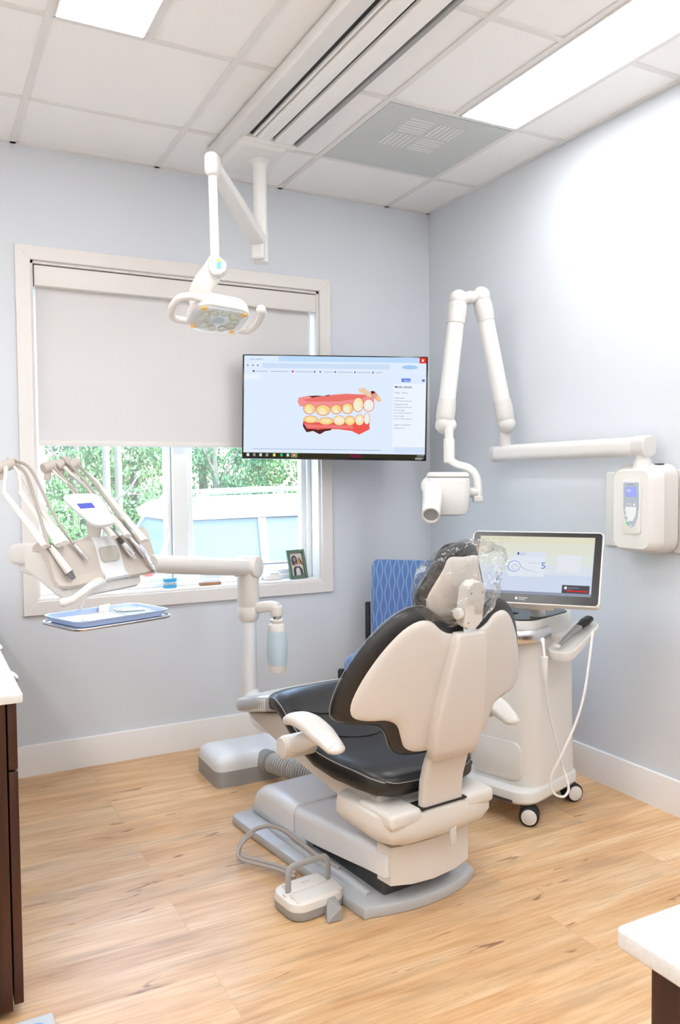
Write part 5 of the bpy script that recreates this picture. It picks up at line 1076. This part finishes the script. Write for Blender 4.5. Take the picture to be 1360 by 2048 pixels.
# black cables on the floor behind the chair
for k_, (lab, pts) in enumerate((('black power cable looping on the floor, uppermost strand between chair and cart', [(-.62, -1.15, .012), (-.60, -.98, .012), (-.52, -.90, .02), (-.40, -.86, .012), (-.30, -.80, .012)]), ('black power cable on the floor, middle strand between chair and cart', [(-.68, -1.22, .007), (-.66, -1.02, .007), (-.55, -.96, .008), (-.42, -.92, .007)]), ('black power cable on the floor running under the cart', [(-.76, -1.32, .007), (-.70, -1.20, .007), (-.60, -1.12, .007), (-.50, -1.02, .007), (-.36, -.96, .007)]))):
    m = MB(); m.tube(pts, .006, n=8); tag(m.build('power_cable', BLKM, loc=pts[0]), lab, 'cable', 'black cables on the floor')

# ------------------------------------------------------------------ cabinets and counters
LX, LY, LZ = -2.292, -1.704, .78
t = thing('side_cabinet', 'dark stained cabinet at the left edge below the white counter', 'cabinet', (-2.6, -.9, 0))
m = MB(); m.bx(-2.95, LX-.037, LY+.022, -.03, .02, LZ-.02); m.build('carcass', DWOOD, t, smooth=0)
ys = [LY+.024, -1.45, -.97, -.49, -.032]
for i in range(4):
    m = MB(); m.bx(LX-.033, LX-.012, ys[i]+.002, ys[i+1]-.002, .03, LZ-.19, .002); dr = m.build('door', DWOOD, t)
    if i == 0:
        m = MB(); m.bx(LX-.033, LX-.012, ys[0]+.002, ys[1]-.002, LZ-.185, LZ-.024, .002); m.build('filler_panel', DWOOD, t); continue
    m = MB(); yk_ = ys[i+1]-.05; m.tube([(LX-.012, yk_, .5), (LX+.012, yk_, .5), (LX+.012, yk_, .4), (LX-.012, yk_, .4)], .004, n=8, sm=3); m.build('bar_pull', STEEL, dr)
    m = MB(); m.bx(LX-.033, LX-.012, ys[i]+.002, ys[i+1]-.002, LZ-.185, LZ-.024, .002); dr = m.build('drawer', DWOOD, t)
    hy_ = {1: -1.20, 2: -.72, 3: -.26}[i]
    m = MB()
    rings = []
    for k_ in range(7):
        a = R(90*k_/6)
        rings.append([(LX-.012+.054*math.sin(R(180*j_/16))*math.cos(a), hy_+.048*math.cos(R(180*j_/16)), LZ-.080+.030*math.sin(a)) for j_ in range(17)])
    m.loft(rings, caps=False, closed=False)
    cpn_ = m.build('cup_pull', STEEL, dr); sol = cpn_.modifiers.new('thickness', 'SOLIDIFY'); sol.thickness = .002
t = thing('counter_top', 'white speckled quartz counter at the left edge over the dark cabinet', 'counter', (-2.6, -.9, LZ))
m = MB(); m.bx(-2.97, LX, LY, -.018, LZ-.022, LZ, .003); m.build('slab', QUARTZ, t)
RX, RY, RZ_ = -1.93, -3.162, .85
t = thing('base_cabinet', 'dark stained base cabinet in the bottom right corner', 'cabinet', (-1.5, -3.6, 0))
m = MB(); m.bx(RX+.035, -.10, -5.2, RY-.012, .1, RZ_-.022); m.bx(RX+.09, -.10, -5.2, RY-.012, 0, .1); m.build('carcass', DWOOD, t, smooth=0)
yy = RY-.030
for i in range(3):
    m = MB(); m.bx(RX+.014, RX+.034, yy-.45, yy, .11, RZ_-.026, .002); dr = m.build('door', DWOOD, t); 
    m = MB(); m.tube([(RX+.014, yy-.40, .6), (RX-.008, yy-.40, .6), (RX-.008, yy-.40, .5), (RX+.014, yy-.40, .5)], .004, n=8, sm=3); m.build('bar_pull', STEEL, dr); yy -= .455
t = thing('counter_top', 'white speckled quartz counter in the bottom right corner', 'counter', (-1.5, -3.6, RZ_))
m = MB(); m.bx(RX, -.08, -5.22, RY, RZ_-.022, RZ_, .005); m.build('slab', QUARTZ, t)
# small grey box on the floor
p_ = px(106, 2022, Z=.03); t = thing('floor_box', 'small light grey box with a blue oval mark on the floor at the left cabinet', 'box', (p_.x-.06, p_.y-.07, 0))
m = MB(); m.bx(p_.x-.11, p_.x, p_.y-.14, p_.y, .002, .03, .006); m.build('box_body', mk('pale_grey_box', srgb(196, 198, 200), .5), t)
m = MB(); m.ball((p_.x-.048, p_.y-.045, .0300), (.026, .020, .0012)); m.build('oval_mark', mk('blue_oval', srgb(110, 165, 220), .4), t)
